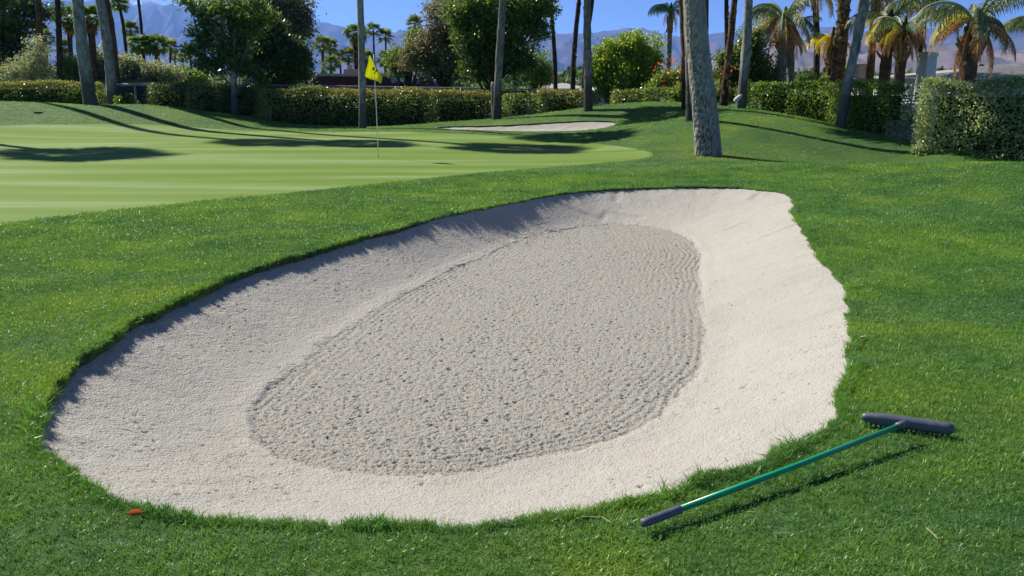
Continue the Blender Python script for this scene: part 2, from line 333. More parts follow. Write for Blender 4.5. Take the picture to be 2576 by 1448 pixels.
# ---------------------------------------------------------------- ground: lawn, putting green and soil lips cut along the traced outlines
pts = []
def grid(x0, x1, y0, y1, s, jit=.3):
    X, Y = np.meshgrid(np.arange(x0, x1, s), np.arange(y0, y1, s)); P = np.c_[X.ravel(), Y.ravel()]
    return P + RNG.uniform(-s*jit, s*jit, P.shape)
near = grid(-10, 10, 0, 15, .30); mid_ = grid(-24, 20, -4, 42, .7); farp = grid(-60, 60, -20, 90, 6)
def inbox(P, b): return (P[:, 0] > b[0]) & (P[:, 0] < b[1]) & (P[:, 1] > b[2]) & (P[:, 1] < b[3])
P = np.r_[near, mid_[~inbox(mid_, (-10, 10, 0, 15))], farp[~inbox(farp, (-24, 20, -4, 42))], grid(-3, 8, 25.5, 30, .35)]
ok = ~inside(bunker, P[:, 0], P[:, 1]) & (dist(bunker, P[:, 0], P[:, 1]) > .06) & ~inside(bunker2, P[:, 0], P[:, 1]) & (dist(bunker2, P[:, 0], P[:, 1]) > .1) & (dist(green, P[:, 0], P[:, 1]) > .1)
P = P[ok]
corners = np.array([(-60000., -3000.), (60000., -3000.), (60000., 60000.), (-60000., 60000.), (-400, -300), (400, -300), (400, 400), (-400, 400), (-2500, -1500), (2500, -1500), (2500, 3000), (-2500, 3000)])
loops = [bunker, green, bunker2]; allp = [P, corners]; edges = []; n0 = len(P) + len(corners)
for L in loops:
    edges += [(n0 + i, n0 + (i + 1) % len(L)) for i in range(len(L))]; allp.append(L); n0 += len(L)
allp = np.concatenate(allp)
res = geometry.delaunay_2d_cdt([Vector(p) for p in allp.tolist()], edges, [], 0, 1e-6, False)
V2 = np.array([tuple(v) for v in res[0]]); T3 = np.array([f for f in res[2] if len(f) == 3])
cen = V2[T3].mean(1); near_m = (np.abs(cen[:, 0]) < 100) & (cen[:, 1] < 100)
ig = inside(green, cen[:, 0], cen[:, 1]); ib = inside(bunker, cen[:, 0], cen[:, 1]); ib2 = inside(bunker2, cen[:, 0], cen[:, 1])
Z2 = terrain(V2[:, 0], V2[:, 1])
def sub(mask, name, m, dz=0, **pr):
    f = T3[mask]; used, inv = np.unique(f, return_inverse=True)
    V = np.c_[V2[used], Z2[used] + dz]; return link(name, make_mesh(name, V, inv.reshape(f.shape), True), m, kind='structure', **pr)
big = ~near_m & ~(ib | ig | ib2)
sub(~(ib | ig | ib2), 'lawn_ground', M['lawn'], label='mown rough lawn rolling around the bunkers and green')
sub(ig, 'putting_green', M['green'], 0, label='pale closely mown putting green with faint mower bands')
# soil lip round each bunker
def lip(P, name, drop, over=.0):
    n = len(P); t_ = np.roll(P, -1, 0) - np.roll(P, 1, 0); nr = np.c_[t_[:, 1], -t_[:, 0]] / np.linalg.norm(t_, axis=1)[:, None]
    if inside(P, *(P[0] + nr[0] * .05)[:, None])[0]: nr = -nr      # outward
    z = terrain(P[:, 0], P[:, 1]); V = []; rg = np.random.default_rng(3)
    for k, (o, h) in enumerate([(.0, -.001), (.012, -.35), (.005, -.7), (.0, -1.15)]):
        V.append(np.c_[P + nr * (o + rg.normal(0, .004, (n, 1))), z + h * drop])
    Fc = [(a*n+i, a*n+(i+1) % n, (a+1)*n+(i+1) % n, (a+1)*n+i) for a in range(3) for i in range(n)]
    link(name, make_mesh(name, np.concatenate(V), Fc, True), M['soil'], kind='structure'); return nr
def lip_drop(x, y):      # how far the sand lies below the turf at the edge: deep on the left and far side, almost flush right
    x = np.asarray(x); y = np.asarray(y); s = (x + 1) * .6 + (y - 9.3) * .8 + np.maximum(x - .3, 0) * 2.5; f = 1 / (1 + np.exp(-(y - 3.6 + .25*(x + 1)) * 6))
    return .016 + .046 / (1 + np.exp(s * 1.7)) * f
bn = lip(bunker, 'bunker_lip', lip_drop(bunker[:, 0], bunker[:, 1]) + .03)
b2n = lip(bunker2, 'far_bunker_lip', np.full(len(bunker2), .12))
# ---------------------------------------------------------------- bunker sand (real relief: bowl, rake tracks, clods)
S = .0092
x0, y0 = bunker.min(0) - .05; x1, y1 = bunker.max(0) + .05
nx, ny = int((x1 - x0) / S) + 2, int((y1 - y0) / S) + 2
gx, gy = np.meshgrid(x0 + np.arange(nx) * S, y0 + np.arange(ny) * S)
def blur(A, r):
    for ax in (0, 1):
        for _ in range(2):
            c = np.cumsum(np.concatenate([np.repeat(A.take([0], ax), r + 1, ax), A, np.repeat(A.take([-1], ax), r, ax)], ax), ax)
            k = 2 * r + 1; A = (c.take(range(k, c.shape[ax]), ax) - c.take(range(0, c.shape[ax] - k), ax)) / k
    return A
# distances on a coarse grid, then interpolated
CS = 6; cgx, cgy = gx[::CS, ::CS], gy[::CS, ::CS]
def coarse(fn):
    A = fn(cgx.ravel(), cgy.ravel()).reshape(cgx.shape)
    iy = np.arange(ny) / CS; ix = np.arange(nx) / CS
    y_0 = np.minimum(iy.astype(int), A.shape[0] - 2); x_0 = np.minimum(ix.astype(int), A.shape[1] - 2); fy = (iy - y_0)[:, None]; fx = (ix - x_0)[None]
    return (A[y_0][:, x_0]*(1-fy)*(1-fx) + A[y_0+1][:, x_0]*fy*(1-fx) + A[y_0][:, x_0+1]*(1-fy)*fx + A[y_0+1][:, x_0+1]*fy*fx)
sb = coarse(lambda x, y: np.where(inside(bunker, x, y), 1, -1) * dist(bunker[::2], x, y))
sr = coarse(lambda x, y: np.where(inside(raked, x, y), 1, -1) * dist(raked, x, y))
zt = coarse(terrain)
def rs(seed, k=1):
    A = np.random.default_rng(seed).normal(0, 1, gx.shape)
    for _ in range(k):
        A = (A + np.roll(A, 1, 0) + np.roll(A, -1, 0)) / 3; A = (A + np.roll(A, 1, 1) + np.roll(A, -1, 1)) / 3
    return A / A.std()
def rn(r, seed): 
    A = blur(np.random.default_rng(seed).normal(0, 1, gx.shape), r); return A / A.std()
edge_n = coarse(lambda x, y: fbm(x * 2.2, y * 2.2, 11, 3) - .5)
srn = sr + edge_n * .10 + rn(2, 91) * .008
inr = np.clip(srn / .05, 0, 1); inr = inr * inr * (3 - 2 * inr)
t = np.clip(sb / (sb + np.maximum(-sr, 0) + 1e-6), 0, 1); t[sb <= 0] = 0
side = 1 / (1 + np.exp(-(gx - 1.6) * 2))                    # right-hand flank: an even flash; left: steeper at the lip
prof = (1 - side) * (1 - (1 - t) ** 1.35) + side * t ** 1.05
drop = lip_drop(gx, gy)
z = (zt - drop) * (1 - prof) + (FLOOR) * prof
z += .005 * (np.exp(-((srn + .04) / .06) ** 2))             # small berm pushed up round the raked floor
z -= .012 * inr
# rake tracks following the edge of the raked floor
warp = coarse(lambda x, y: fbm(x * 1.1, y * 1.1, 5, 3) - .5)
amp = np.exp(-np.clip(sr, 0, 9) / .45) * 1.0 + .10
zone = coarse(lambda x, y: fbm(x * .8 + 3, y * .8, 23, 3))
tr_ = np.sin((sr + warp * .22) * 2 * np.pi / .060) * .0030 * amp * (.2 + 1.3 * zone)
near_edge = 1 + .5 * np.exp(-((gy - 3.6) / 1.0) ** 2) * (1 / (1 + np.exp((gx - .8) * 2)))
clod = rs(31) * .0010 + rs(37, 0) * .0011 - np.maximum(rs(33, 0) - 1.1, 0) * .0115 - np.maximum(rs(38) - 1.3, 0) * .0125 + np.maximum(rs(35, 0) - 1.4, 0) * .005
z += inr * (tr_ + clod * (.65 + .8 * zone) * near_edge)
# brushed flanks: shallow undulation, sparse crumbs and pits
rough_zone = np.clip(coarse(lambda x, y: fbm(x * 1.4, y * 1.4, 41, 3)) * 2.6 - .95, 0, 1) * (.35 + .65 * (1 - side))
crumb = np.maximum(rs(51) - 1.9, 0) * .005 * (.2 + 1.6 * rough_zone) - np.maximum(rs(52) - 1.6, 0) * .010 * (.3 + 1.3 * rough_zone)
out_ = 1 - inr
z += out_ * (rn(24, 61) * .0035 + rn(8, 62) * .0016 + rn(3, 63) * .0009 + rs(64) * (.0006 + .0005 * (1 - side)) + crumb)
# scuffs (foot and ball marks) on the far flank
sr_rng = np.random.default_rng(77)
for u, v, L, a in [(1420,505,.5,.5),(1450,520,.6,-.2),(1490,535,.5,.2),(1520,520,.45,1.1),(1550,540,.5,.3),(1580,520,.4,-.5),(1600,550,.35,.2),(1440,540,.5,.0),(1380,545,.5,-.3),(1320,560,.6,.2),
                   (1480,500,.35,-.9),(1350,520,.4,.3),(1550,505,.3,1.4),(1200,590,.7,-.4),(1860,560,.4,.5),(1900,520,.3,1.0),(1960,600,.6,.2)]:
    c = on_ground([u], [v], off=-.15)[0]; dx = gx - c[0]; dy = gy - c[1]; r2 = (dx*math.cos(a) + dy*math.sin(a)) / (L * .5); s2 = (-dx*math.sin(a) + dy*math.cos(a)) / .06
    e = np.exp(-r2**4) * np.exp(-s2**2); e2 = np.exp(-r2**4) * np.exp(-(s2 - 1.7)**2); z += out_ * (-.009 * e + .007 * e2)
keep = sb > -.03
quad_ok = keep[:-1, :-1] & keep[1:, :-1] & keep[:-1, 1:] & keep[1:, 1:]
idx = np.full(gx.shape, -1); usedv = np.zeros(gx.shape, bool)
for a, b in ((slice(None, -1), slice(None, -1)), (slice(1, None), slice(None, -1)), (slice(None, -1), slice(1, None)), (slice(1, None), slice(1, None))): usedv[a, b] |= quad_ok
idx[usedv] = np.arange(usedv.sum()); qi, qj = np.nonzero(quad_ok)
Q = np.c_[idx[qi, qj], idx[qi, qj+1], idx[qi+1, qj+1], idx[qi+1, qj]]
me = make_mesh('bunker_sand', np.c_[gx[usedv], gy[usedv], z[usedv]], Q, True)
at = me.attributes.new('raked', 'FLOAT', 'POINT'); at.data.foreach_set('value', inr[usedv].astype(np.float32) * .9)
link('bunker_sand', me, M['sand'], kind='structure', label='pale sand of the front bunker with a raked grey floor')
# far bunker
xs = np.linspace(bunker2[:, 0].min(), bunker2[:, 0].max(), 160); ys = np.linspace(bunker2[:, 1].min(), bunker2[:, 1].max(), 60)
X, Y = np.meshgrid(xs, ys); d2 = np.where(inside(bunker2, X.ravel(), Y.ravel()), 1, -1) * dist(bunker2, X.ravel(), Y.ravel())
Zs = terrain(X.ravel(), Y.ravel()) - .04 - .07 * np.clip(d2 / .35, 0, 1) + (fbm(X.ravel()*5, Y.ravel()*5, 8) - .5) * .03
K = (d2 > -.06).reshape(X.shape); qo = K[:-1, :-1] & K[1:, :-1] & K[:-1, 1:] & K[1:, 1:]; I = np.arange(X.size).reshape(X.shape); qi, qj = np.nonzero(qo)
link('far_bunker_sand', make_mesh('far_bunker_sand', np.c_[X.ravel(), Y.ravel(), Zs], np.c_[I[qi, qj], I[qi, qj+1], I[qi+1, qj+1], I[qi+1, qj]], True), M['sand'], kind='structure', label='sand of the small far bunker cut into the mound')

# ---------------------------------------------------------------- grass blades
def tuft(n, spread, length, width, lean, seed, straw=.01):
    r = np.random.default_rng(seed); V = []; Fq = []; tint = []
    for k in range(n):
        a = r.uniform(0, 2*np.pi); q = spread * math.sqrt(r.random()); b = np.array([q*math.cos(a), q*math.sin(a), -.004])
        L = length * r.uniform(.55, 1.2); az = r.uniform(0, 2*np.pi); ln = abs(r.normal(0, lean)) + .1
        d1 = np.array([math.cos(az)*math.sin(ln), math.sin(az)*math.sin(ln), math.cos(ln)]); ln2 = ln + r.uniform(.2, .9)
        d2_ = np.array([math.cos(az)*math.sin(ln2), math.sin(az)*math.sin(ln2), math.cos(ln2)])
        fa = r.uniform(0, np.pi); w = np.array([math.cos(fa), math.sin(fa), 0]) * width * r.uniform(.7, 1.2) * .5
        m1 = b + d1*L*.5; tp = m1 + d2_*L*.5; o = len(V)
        V += [b-w, b+w, m1+w*.9, m1-w*.9, tp]; Fq += [(o, o+1, o+2, o+3), (o+3, o+2, o+4)]
        tt = 1.0 if r.random() < straw else r.uniform(.05, .92); tint += [tt, tt]
    me = make_mesh('grass_tuft', V, Fq); face_attr(me, tint); me.materials.append(M['blade']); return bpy.data.objects.new('grass_tuft', me)
tufts = [tuft(34, .036, .031, .0031, .6, 1, .006), tuft(34, .036, .035, .0029, .7, 2, .004), tuft(34, .038, .029, .0033, .5, 3, .01),
         tuft(46, .11, .026, .0065, .6, 4), tuft(46, .11, .030, .0060, .7, 5), tuft(22, .022, .050, .0032, .5, 6, .03), tuft(16, .018, .060, .0034, .45, 7)]
def cull(P):
    a = P[:, 0] / (P[:, 1] + .6); return P[(np.abs(a) < 1.15) & (P[:, 1] > .4)]
def free(P, m=.0):
    x, y = P[:, 0], P[:, 1]; return P[~inside(bunker, x, y) & ~inside(green, x, y) & ~inside(bunker2, x, y)]
g1 = free(cull(grid(-8, 8.5, .4, 8.5, .043, .5))); g2 = grid(-14, 14, 8.5, 16, .062, .5); g2 = free(cull(g2)); g3 = free(cull(grid(-26, 19, 16, 34.5, .17, .5)))
def fringe(P, nr, step, jit, seed, inn=.004):
    r = np.random.default_rng(seed); n = int(len(P) * step); i = r.integers(0, len(P), n); f = r.random(n)[:, None]
    q = P[i] * (1 - f) + P[(i + 1) % len(P)] * f; return q + nr[i] * (r.random((n, 1)) * jit - inn), nr[i]
f1, fn1 = fringe(bunker, bn, 9.0, .05, 5); f2_, fn2 = fringe(bunker, bn, 7.0, .012, 6, .010); _k = lip_drop(f2_[:, 0], f2_[:, 1]) > .045; f2_, fn2 = f2_[_k], fn2[_k]
gp = [g1, g2, g3, f1, f2_]; sc_, ix_, rot_, sh_ = [], [], [], []
for k, g in enumerate(gp):
    n = len(g); clump = fbm(g[:, 0]*3, g[:, 1]*3, 55, 3); sh = np.clip(.5 + (clump - .5) * 1.3 + RNG.normal(0, .13, n), 0, .93)
    sh[RNG.random(n) < .0015] = 1.0
    if k == 0: s = RNG.uniform(.8, 1.15, n) * (.85 + .4 * clump); i = RNG.integers(0, 3, n)
    elif k == 1: s = RNG.uniform(1.2, 1.6, n); i = RNG.integers(0, 3, n)
    elif k == 2: s = RNG.uniform(.9, 1.3, n); i = RNG.integers(3, 5, n)
    else: 
        tall = fbm(g[:, 0]*4, g[:, 1]*4, 66, 2); dry = g[:, 0] > 2.0
        s = RNG.uniform(.45, .85, n) * (.6 + .9 * tall) * np.where(RNG.random(n) < .07 * (tall > .5), 1.9, 1); i = RNG.integers(5, 7, n); sh = np.where(dry & (RNG.random(n) < .22), .95, sh * .9)
    rz = RNG.uniform(0, 2*np.pi, n); rx = RNG.normal(0, .08, n); ry = RNG.normal(0, .08, n)
    if k == 4: ln = RNG.uniform(.7, 1.5, n); rx = fn2[:, 1] * ln; ry = -fn2[:, 0] * ln; s = s * .8; sh = sh * .6
    if k == 3:   # lean out over the sand
        hang = lip_drop(g[:, 0], g[:, 1]) > .055; ln = RNG.uniform(.0, .6, n) + hang * RNG.uniform(0, .9, n); rx = fn1[:, 1] * ln; ry = -fn1[:, 0] * ln; s = np.where(hang, s * .85, s)
    sc_.append(s); ix_.append(i); rot_.append(np.c_[rx, ry, rz]); sh_.append(sh)
G = np.concatenate(gp); gz = terrain(G[:, 0], G[:, 1]); gz[-len(f2_):] -= lip_drop(f2_[:, 0], f2_[:, 1]) * RNG.uniform(0, .8, len(f2_)); ROT = np.concatenate(rot_).astype(np.float32)
me = bpy.data.meshes.new('grass'); me.vertices.add(len(G)); me.vertices.foreach_set('co', np.c_[G, gz].astype(np.float32).ravel())
for nm, ty, fld, val in (('scl', 'FLOAT', 'value', np.concatenate(sc_).astype(np.float32)), ('shade', 'FLOAT', 'value', np.concatenate(sh_).astype(np.float32)),
                         ('pick', 'INT', 'value', np.concatenate(ix_).astype(np.int32)), ('rot', 'FLOAT_VECTOR', 'vector', ROT.ravel())):
    me.attributes.new(nm, ty, 'POINT').data.foreach_set(fld, val)
go = link('grass', me, M['blade'], kind='stuff', label='short green turf blades of the rough round the front bunker', category='grass')
ng = bpy.data.node_groups.new('turf', 'GeometryNodeTree')
ng.interface.new_socket('Geometry', in_out='INPUT', socket_type='NodeSocketGeometry'); ng.interface.new_socket('Geometry', in_out='OUTPUT', socket_type='NodeSocketGeometry')
gi = ng.nodes.new('NodeGroupInput'); gout = ng.nodes.new('NodeGroupOutput'); iop = ng.nodes.new('GeometryNodeInstanceOnPoints'); jn = ng.nodes.new('GeometryNodeGeometryToInstance')
# joined in order: the join socket stacks last link first, so link in reverse
for ob in reversed(tufts):
    oi = ng.nodes.new('GeometryNodeObjectInfo'); oi.inputs['Object'].default_value = ob; oi.inputs['As Instance'].default_value = False
    g2i = ng.nodes.new('GeometryNodeGeometryToInstance'); ng.links.new(oi.outputs['Geometry'], g2i.inputs[0])
    if 'jg' not in globals(): jg = ng.nodes.new('GeometryNodeJoinGeometry')
    ng.links.new(g2i.outputs[0], jg.inputs[0])
def attr(nm, ty):
    a = ng.nodes.new('GeometryNodeInputNamedAttribute'); a.data_type = ty; a.inputs[0].default_value = nm; return [o for o in a.outputs if o.enabled][0]
ng.links.new(gi.outputs[0], iop.inputs['Points']); ng.links.new(jg.outputs[0], iop.inputs['Instance']); iop.inputs['Pick Instance'].default_value = True
ng.links.new(attr('pick', 'INT'), iop.inputs['Instance Index']); ng.links.new(attr('rot', 'FLOAT_VECTOR'), iop.inputs['Rotation']); ng.links.new(attr('scl', 'FLOAT'), iop.inputs['Scale'])
ng.links.new(iop.outputs[0], gout.inputs[0])
md = go.modifiers.new('turf', 'NODES'); md.node_group = ng

# ---------------------------------------------------------------- mountains
def mountains(name, d, depth, prof_, mat_, seed, label, ua=-900, ub=3500, foot=-5):
    us = np.linspace(ua, ub, 760); pv = np.interp(us, [p[0] for p in prof_], [p[1] for p in prof_])
    H = (EYE + (HOR - pv) / F * d) ; rows = 80; V = []
    tt = np.linspace(0, 1.35, rows); A = fbm(us / 14., us * 0, seed, 5)
    for tcur in tt:
        yy = d - depth + depth * tcur; xx = (us - CU) / F * d
        base = np.clip(tcur, 0, 1) ** 1.5 if tcur <= 1 else 1 - (tcur - 1) * 1.2
        rid = fbm(xx / (d * .045), np.full_like(xx, yy) / (d * .085), seed + 1, 6, ridged=True) - .5
        fade = 4 * tcur * (1 - tcur) if tcur < 1 else 0
        h = H * (base + rid * .75 * fade * 1.25 + (A - .5) * .05 * (tcur > .9))
        V.append(np.c_[xx, np.full_like(xx, yy), np.maximum(h, foot)])
    n = len(us); V = np.concatenate(V); r, c = np.meshgrid(np.arange(rows-1), np.arange(n-1), indexing='ij'); r = r.ravel(); c = c.ravel()
    link(name, make_mesh(name, V, np.c_[r*n+c, r*n+c+1, (r+1)*n+c+1, (r+1)*n+c], True), mat_, kind='structure', label=label)
def mount_mat(name, c1, c2, snow_z=None, sc=.0012):
    m, t, b, _ = nodes(name); co = coords(t, True); n = noise(t, co, sc, 8, .65); c = ramp(t, n, [(.35, c1), (.65, c2)])
    if snow_z:
        sx = t.nodes.new('ShaderNodeSeparateXYZ'); t.links.new(co, sx.inputs[0]); mr = t.nodes.new('ShaderNodeMapRange'); mr.inputs['From Min'].default_value = snow_z[0]; mr.inputs['From Max'].default_value = snow_z[1]
        t.links.new(sx.outputs[2], mr.inputs[0]); n2 = noise(t, co, sc * 3, 8, .75); ad = t.nodes.new('ShaderNodeMath'); ad.operation = 'MULTIPLY'; t.links.new(mr.outputs[0], ad.inputs[0]); t.links.new(n2, ad.inputs[1])
        c = mix(t, ramp(t, ad.outputs[0], [(.27, (0, 0, 0)), (.36, (1, 1, 1))]), c, (.85, .85, .87))
    t.links.new(c, b.inputs['Base Color']); b.inputs['Roughness'].default_value = 1; b.inputs['Specular IOR Level'].default_value = 0; return m
mountains('snowy_mountains', 14000, 6500, [(-900,45),(0,32),(120,31),(250,28),(300,18),(335,14),(365,11),(385,16),(420,13),(440,20),(500,30),(600,42),(700,50),(800,58),(869,75),(925,87),(1023,87),(1100,92),(1300,95),(1400,92),
  (1450,92),(1500,89),(1571,85),(1613,92),(1705,99),(1800,88),(1900,95),(1995,84),(2034,75),(2062,84),(2104,88),(2174,85),(2352,81),(2394,81),(2547,92),(3500,95)],
  mount_mat('mountain_rock', (.06, .055, .065), (.15, .13, .14), (800, 1400)), 101, 'long blue mountain range with snow dusted peaks on the left')
mountains('desert_hills', 7500, 3200, [(-900,203),(900,203),(1300,190),(1500,175),(1640,172),(1750,165),(1783,160),(1811,136),(1870,117),(1950,112),(2012,109),(2057,103),(2090,105),(2200,120),(2400,135),(2600,140),(3500,150)],
  mount_mat('desert_rock', (.13, .095, .075), (.26, .20, .155), None, .003), 202, 'nearer brown desert hills below the right end of the range')

# ---------------------------------------------------------------- vegetation builders
def leaves(C, size, seed, flat=.0, aspect=.55, name='leaf'):
    """one folded-free quad per centre, random orientation; returns V, F(quads), tint"""
    r = np.random.default_rng(seed); n = len(C); A = r.normal(0, 1, (n, 3)); A[:, 2] *= (1 - flat * .6); A /= np.linalg.norm(A, axis=1)[:, None]
    B = np.cross(A, r.normal(0, 1, (n, 3))); B /= np.linalg.norm(B, axis=1)[:, None] + 1e-9
    s = (size * r.uniform(.6, 1.3, n))[:, None]; A = A * s; B = B * s * aspect
    V = np.stack([C - A*.5, C + B*.5 - A*.05, C + A*.5, C - B*.5 - A*.05], 1).reshape(-1, 3); return V, np.arange(4*n).reshape(n, 4), r.random(n)
def leaf_obj(name, C, size, seed, m, parent, loc, tintfn=None, **kw):
    V, Fq, tt = leaves(C, size, seed, **kw); me = make_mesh(name, V, Fq); face_attr(me, tt if tintfn is None else np.clip(tintfn(C, tt), 0, 1)); return link(name, me, m, parent, loc)
def blob_centres(blobs, nclump, per, cr, seed, shell=.55):
    """blobs: (cx,cy,cz,rx,ry,rz) -> leaf centres gathered in clumps, fewer deep inside"""
    r = np.random.default_rng(seed); B = np.array(blobs); vol = (B[:, 3]*B[:, 4]*B[:, 5]) ** .67; k = r.choice(len(B), nclump, p=vol/vol.sum())
    d = r.normal(0, 1, (nclump, 3)); d /= np.linalg.norm(d, axis=1)[:, None]; q = (shell + (1.12-shell) * r.random(nclump)**.8)[:, None]
    q = q * np.where(r.random((nclump, 1)) < .12, r.uniform(1.05, 1.32, (nclump, 1)), 1)
    cc = B[k, :3] + d * q * B[k, 3:6]; sizes = cr * r.uniform(.45, 1.4, nclump)
    cnt = np.maximum((per * (sizes / cr) ** 1.5).astype(int), 6); j = np.repeat(np.arange(nclump), cnt)
    o = r.normal(0, .40, (len(j), 3)); o[:, 2] *= .75; return cc[j] + o * sizes[j][:, None], cc
def tree(name, label, cat, u, d, blobs_px, m, nclump, per, cr, lsize, seed, trunk_px=None, tr=.16, bm='bark_dark', group=None, limbs=14, shell=.25, extra=None, ydepth=.8):
    """blobs_px: (u, v, ru, rv[, dd]) in picture units at distance d"""
    x = xat(u, 300, d); z0 = tz(x, d); root = thing(name, (x, d, z0), label, cat, group); B = []
    for b in blobs_px:
        dd = d + (b[4] if len(b) > 4 else 0); p = W(b[0], b[1], dd); k = dd / F; B.append((p[0]-x, p[1]-d, p[2]-z0, b[2]*k, max(b[2], b[3])*k*ydepth, b[3]*k))
    C, cc = blob_centres(B, nclump, per, cr, seed, shell); ok_ = C[:, 2] > .05
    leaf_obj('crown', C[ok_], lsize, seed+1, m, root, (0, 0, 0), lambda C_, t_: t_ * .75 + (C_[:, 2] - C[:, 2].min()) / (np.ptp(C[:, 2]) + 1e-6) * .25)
    r = np.random.default_rng(seed+2); top = np.array([B[0][0]*.4, 0, max(b[2] for b in B) * .8])
    P = [np.array([0, 0, -.3])]
    if trunk_px: P += [np.array(W(a, b, d)) - np.array([x, d, z0]) for a, b in trunk_px]
    P += [P[-1] + (top - P[-1]) * f + r.normal(0, .08, 3) for f in (.4, 1.0)] if top[2] > P[-1][2] else []
    P = np.array(P); R = tr * np.linspace(1, .3, len(P)); R[0] = tr * 1.25
    MB().tube(P, R, 9).build('trunk', M[bm], root, smooth=True)
    mb = MB(); T = P
    for i in r.choice(len(cc), min(limbs, len(cc)), replace=False):
        e = cc[i]; f = r.uniform(.25, .85); zz = max(.3, min(e[2] * f, T[:, 2].max())); s = np.array([np.interp(zz, T[:, 2], T[:, 0]), np.interp(zz, T[:, 2], T[:, 1]), zz]); mdl = (s+e)/2 + r.normal(0, .15, 3) + np.array([0, 0, .15])
        mb.tube([s, mdl, e], [tr*.4, tr*.22, tr*.06], 5)
    mb.build('limbs', M[bm], root, smooth=True)
    return root
def hedge(name, label, u0, u1, vt, d, m, seed, thick=1.1, leaf=.075, dens=520, zb=None, top=None, vt2=None, group='clipped hedges', rough=.10, dv=0, d2=None, bumps=1.0, gaps=0):
    """clipped hedge from picture column u0 to u1 with its top at row vt"""
    d2 = d2 or d; xa, xb = xat(u0, vt, d), xat(u1, vt, d2); za, zb2 = zat(vt, d), zat(vt2 or vt, d2); xc = (xa+xb)/2; dc = (d+d2)/2; zg = min(tz(xc, dc), tz(xa, d), tz(xb, d2)) - .1 if zb is None else zb
    root = thing(name, (xc, dc, zg), label, 'hedge', group); r = np.random.default_rng(seed); L = math.hypot(xb-xa, d2-d); Hh = max(za, zb2) - zg
    ex = np.array([(xb-xa)/L, (d2-d)/L]); ey = np.array([-ex[1], ex[0]])
    def topz(s): return (za + (zb2-za) * s) - zg + (fbm(s*L*1.1, s*0+seed, seed, 3) - .5) * .22 * bumps
    # surfaces: front, top, two ends, back(thin)
    parts = []
    for area, kind_ in ((L*Hh, 'f'), (L*thick*1.9, 't'), (L*Hh*.7, 'i'), (thick*Hh, 'a'), (thick*Hh, 'b'), (L*Hh*.35, 'k')):
        n = int(area * dens); s = r.random(n); w = r.random(n); h = r.random(n)
        if kind_ == 'f': w[:] = 0
        if kind_ == 't': h[:] = 1
        if kind_ == 'a': s[:] = 0
        if kind_ == 'b': s[:] = 1
        if kind_ == 'k': w[:] = 1
        if kind_ == 'i': w = .12 + .3*w; h = .15 + .8*h
        tz_ = topz(s); bulge = (fbm(s*L*1.6 + 9, h*Hh*1.6, seed+3, 3) - .5) * .62 * bumps; wy = w*thick - np.where(kind_ == 'f', bulge, 0)
        round_ = np.clip((h - .7) / .3, 0, 1) ** 2 * .30
        wy = np.clip(wy, -.4, thick) + (np.where(w < .5, 1, -1) * round_)
        q = np.c_[(s-.5)*L, wy, h*tz_ ] + r.normal(0, rough*.5, (n, 3)); 
        if gaps and kind_ == 'f': q = q[fbm(s*L*2.3, h*Hh*2.3, seed+7, 3) > gaps * (1.2 - h)]
        parts.append(q)
    Q = np.concatenate(parts); Q = Q[Q[:, 2] > .02]; Cw = np.c_[Q[:, 0]*ex[0] + Q[:, 1]*ey[0], Q[:, 0]*ex[1] + Q[:, 1]*ey[1], Q[:, 2]]
    tf = lambda C_, t_: t_ * .62 + .38 * fbm(C_[:, 0]*1.5 + 20, C_[:, 2]*1.5 + 20, seed+5, 2)
    if top is not None:
        ht = Q[:, 2] / (topz(Q[:, 0]/L+.5)); rst = (ht > .90) & (fbm(Q[:, 0]*.9+7, Q[:, 0]*0, seed+9, 2) > top); rst &= r.random(len(Q)) < .55
        leaf_obj('new_growth', Cw[rst], leaf*.8, seed+1, M['rust'], root, (0, 0, 0))['kind'] = 'stuff'; Cw = Cw[~rst]
    leaf_obj('foliage', Cw, leaf, seed+2, m, root, (0, 0, 0), tf)
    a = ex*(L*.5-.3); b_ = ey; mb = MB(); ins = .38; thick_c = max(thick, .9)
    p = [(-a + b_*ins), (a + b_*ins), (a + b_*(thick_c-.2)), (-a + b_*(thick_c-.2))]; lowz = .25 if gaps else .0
    mb.add([(q[0], q[1], lowz) for q in p] + [(q[0]*.97, q[1]*1., min(za, zb2)-zg-.24) for q in p], [(0,3,2,1),(4,5,6,7),(0,1,5,4),(1,2,6,5),(2,3,7,6),(3,0,4,7)]).build('branches', M['core'], root)  # solid filler box, no modelled branches; near-black colour stands for shade inside the hedge
    return root
# ---- palms
def fan_leaf(seed, droop=.35, nseg=15, L=1.0):
    r = np.random.default_rng(seed); V = []; Fq = []; pet = L*.75
    V += [(0, -.02, 0), (0, .02, 0), (pet, .012, -.06), (pet, -.012, -.06)]; Fq.append((0, 1, 2, 3))
    for a in np.linspace(-1.5, 1.5, nseg):
        a += r.normal(0, .04); ll = L * (.62 + .38*math.cos(a*.8)) * r.uniform(.9, 1.05); w = .075*L
        dx, dy = math.cos(a), math.sin(a); o = len(V); z1 = -.06 + .04*abs(a); 
        V += [(pet, 0, -.06), (pet+dx*ll*.55 - dy*w, dy*ll*.55 + dx*w, z1 - .04), (pet+dx*ll*(1-droop*.3), dy*ll*(1-droop*.3), z1 - droop*ll*r.uniform(.7, 1.2)), (pet+dx*ll*.55 + dy*w, dy*ll*.55 - dx*w, z1 - .04)]
        Fq.append((o, o+1, o+2, o+3))
    return np.array(V, float), Fq
def rotm(az, el, roll=0):
    return np.array(Matrix.Rotation(az, 3, 'Z') @ Matrix.Rotation(-el, 3, 'Y') @ Matrix.Rotation(roll, 3, 'X'))
